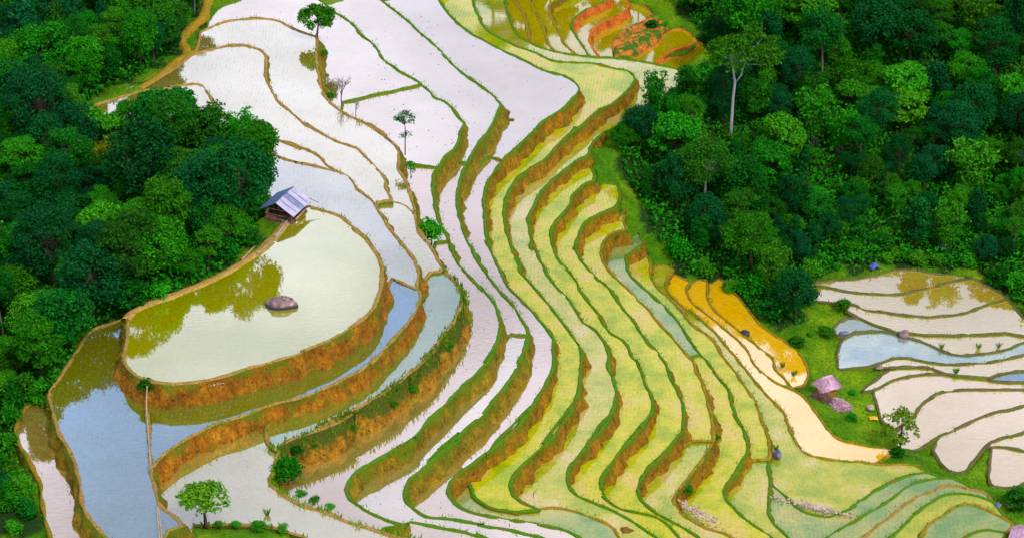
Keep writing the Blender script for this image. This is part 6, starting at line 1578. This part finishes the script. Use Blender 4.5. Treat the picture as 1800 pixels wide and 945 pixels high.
BUSHES = [('bush1', 'dark green shrub on the overgrown bank, middle of three', 0, .5), ('bush2', 'dark shrub on the overgrown bank near its lower end', 2, .55), ('bush3', 'green shrub on the overgrown bank near its top', 0, .42),
    ('bush4', 'small shrub on the upper end of the overgrown bank', 1, .36), ('bush5', 'low shrub on the overgrown bank below its top', 0, .4), ('bush6', 'leafy shrub where the bamboo pipe leaves the red bank', 2, .5),
    ('bush7', 'dark hanging shrub on the red bank right of the bamboo pipe', 2, .55), ('bush8', 'shadowy shrub on the overgrown bank beside the ochre scar', 2, .5), ('bush9', 'green shrub above the heap of pale pinkish stones', 0, .45),
    ('bush10', 'shrub on the bank right of the straight cross bund', 1, .42), ('bush11', 'first low plant right of the lone spreading tree', 1, .38), ('bush12', 'second low plant right of the lone spreading tree', 1, .4),
    ('bush13', 'third low plant right of the lone spreading tree', 0, .42), ('bush14', 'spiky plant at the right end of the bottom grass bank', 1, .45), ('bush15', 'big dark bush at the right edge above the pink roof', 2, .95),
    ('bush16', 'upper dark bush at the right edge under the square cream paddy', 0, .9), ('bush17', 'low bush between the broad field and the tongue-shaped paddy', 0, .5), ('bush18', 'bush on the grass right of the straw heap', 1, .4),
    ('bush19', 'bush on the grass below the straw heap', 0, .5), ('bush20', 'dark bush on the grass slope beside the yellow paddy', 2, .6), ('bush21', 'green bush left of the bright blue pond', 0, .7),
    ('bush22', 'bush at the upper left end of the valley paddies', 0, .7), ('bush23', 'small bush in the middle of the grass slope', 1, .45), ('bush24', 'dark bush at the foot of the sparse tree', 2, .5),
    ('bush25', 'grassy shrub below the round green tree', 1, .42), ('bush26', 'green shrub at the foot of the leafless tree', 0, .4), ('bush27', 'shrub overhanging the bank of the longest yellow-green paddy', 1, .4), ('bush28', 'small bush at the head of the ravine', 1, .5),
    ('bush29', 'grassy clump below the round bush at the tan bund bend', 1, .42), ('bush30', 'second grassy clump below the round bush on the tan bund', 0, .4), ('bush31', 'last grassy clump along the tan bund near the bottom', 1, .38),
    ('bush32', 'dark shrub growing on the bare orange mound', 2, .55), ('bush33', 'green shrub at the tip of the bare orange mound', 1, .5), ('bush34', 'shrub on the overgrown bank just above the round bush', 2, .5),
    ('bush35', 'shrub hanging high on the overgrown bank beside the lavender paddy', 0, .38)]
for place, label, var, sc in BUSHES:
    x, y, z = PLACES[place]
    if top_height(np.array([x]), np.array([y]))[0] < -1e8:
        z = max(z, ground_z(x, y))
    plant('bush', x, y, sc, label, 'bush', None, z - .15, var, .62)

# upright grass tufts on the valley bunds
def tuft(place, label, n=46, h=.75, w=.4):
    x, y, z = PLACES[place]
    v, f = [], []
    for _ in range(n):
        a = rng.uniform(0, 6.283); q = rng.random() * w * .5; L = h * rng.uniform(.5, 1)
        p = Vector((math.cos(a) * q, math.sin(a) * q, 0)); o_ = Vector((math.cos(a), math.sin(a), 0)) * rng.uniform(.05, .5) * L
        s = Vector((-math.sin(a), math.cos(a), 0)) * .022
        k = len(v)
        v += [p - s, p + s, p + o_ * .4 + s * .7 + Vector((0, 0, L * .7)), p + o_ + Vector((0, 0, L))]
        f.append((k, k + 1, k + 2)); f.append((k, k + 2, k + 3))
    o = mesh_obj('grass_tuft', v, f, GRASS_BLADE)
    o.location = (x, y, z)
    tag(o, label, 'grass tuft')
for place, label in (('tuft1', 'upright green tuft on the far bund of the bright blue pond'), ('tuft2', 'largest green tuft on the bund at the right of the valley'), ('tuft3', 'last green tuft on the bund near the right edge'),
                     ('tuft4', 'tuft of rushes in the long cream valley paddy'), ('tuft5', 'tuft at the near end of the bright yellow paddy'), ('tuft6', 'tuft growing over the blue-grey rock'),
                     ('tuft7', 'small tuft on the bund left of the thatched hut'), ('tuft8', 'tuft on the water edge at the bottom grass bank')):
    tuft(place, label)

# ------------------------------------------------------------------ ground cover: nobody could count it
def scatter_cover(name, label, cat, count, test, mat, hmin, hmax, leafy, box_):
    x0, x1, y0, y1 = box_
    X = rng.uniform(x0, x1, count * 4); Y = rng.uniform(y0, y1, count * 4)
    ok = test(X, Y)
    X, Y = X[ok][:count], Y[ok][:count]
    Z = np.array([ground_z(a, b_) for a, b_ in zip(X, Y)])
    n = len(X)
    A = rng.uniform(0, 6.283, n); Hh = rng.uniform(hmin, hmax, n) * (1 + .5 * np.sin(X * 1.7) * np.sin(Y * 1.9))
    w = rng.uniform(.05, .1, n) if not leafy else rng.uniform(.14, .26, n)
    cx_, sy_ = np.cos(A) * w, np.sin(A) * w
    lx, ly = rng.normal(0, .14, n), rng.normal(0, .14, n)
    if leafy:
        zc = Z + Hh
        tl = rng.normal(0, .12, (n, 4))
        V4 = np.stack([np.stack([X - cx_, Y - sy_, zc + tl[:, 0]], 1), np.stack([X + sy_ * .7, Y - cx_ * .7, zc + tl[:, 1]], 1), np.stack([X + cx_, Y + sy_, zc + tl[:, 2]], 1), np.stack([X - sy_ * .7, Y + cx_ * .7, zc + tl[:, 3]], 1)], 1)
    else:
        V4 = np.stack([np.stack([X - cx_, Y - sy_, Z - .05], 1), np.stack([X + cx_, Y + sy_, Z - .05], 1), np.stack([X + lx, Y + ly, Z + Hh], 1)], 1)
    k = V4.shape[1]
    o = mesh_obj(name, V4.reshape(-1, 3), np.arange(n * k).reshape(-1, k).tolist(), mat)
    o['kind'] = 'stuff'
    o['label'] = label
    o['category'] = cat

VIEW = (-64, 66, -46, 84)
in_forest = lambda X, Y: inside_np(FOREST_LEFT, X, Y) | inside_np(FOREST_RIGHT, X, Y)
scatter_cover('grass', 'short green grass on the slopes around the paddies', 'grass', 45000, lambda X, Y: ~in_forest(X, Y) & (top_height(X, Y) < -1e8), GRASS_BLADE, .08, .24, False, VIEW)
scatter_cover('undergrowth', 'dark leafy undergrowth on the forest floor', 'undergrowth', 90000, lambda X, Y: in_forest(X, Y) & (top_height(X, Y) < -1e8), LEAF['mid'], .05, 1.5, True, VIEW)
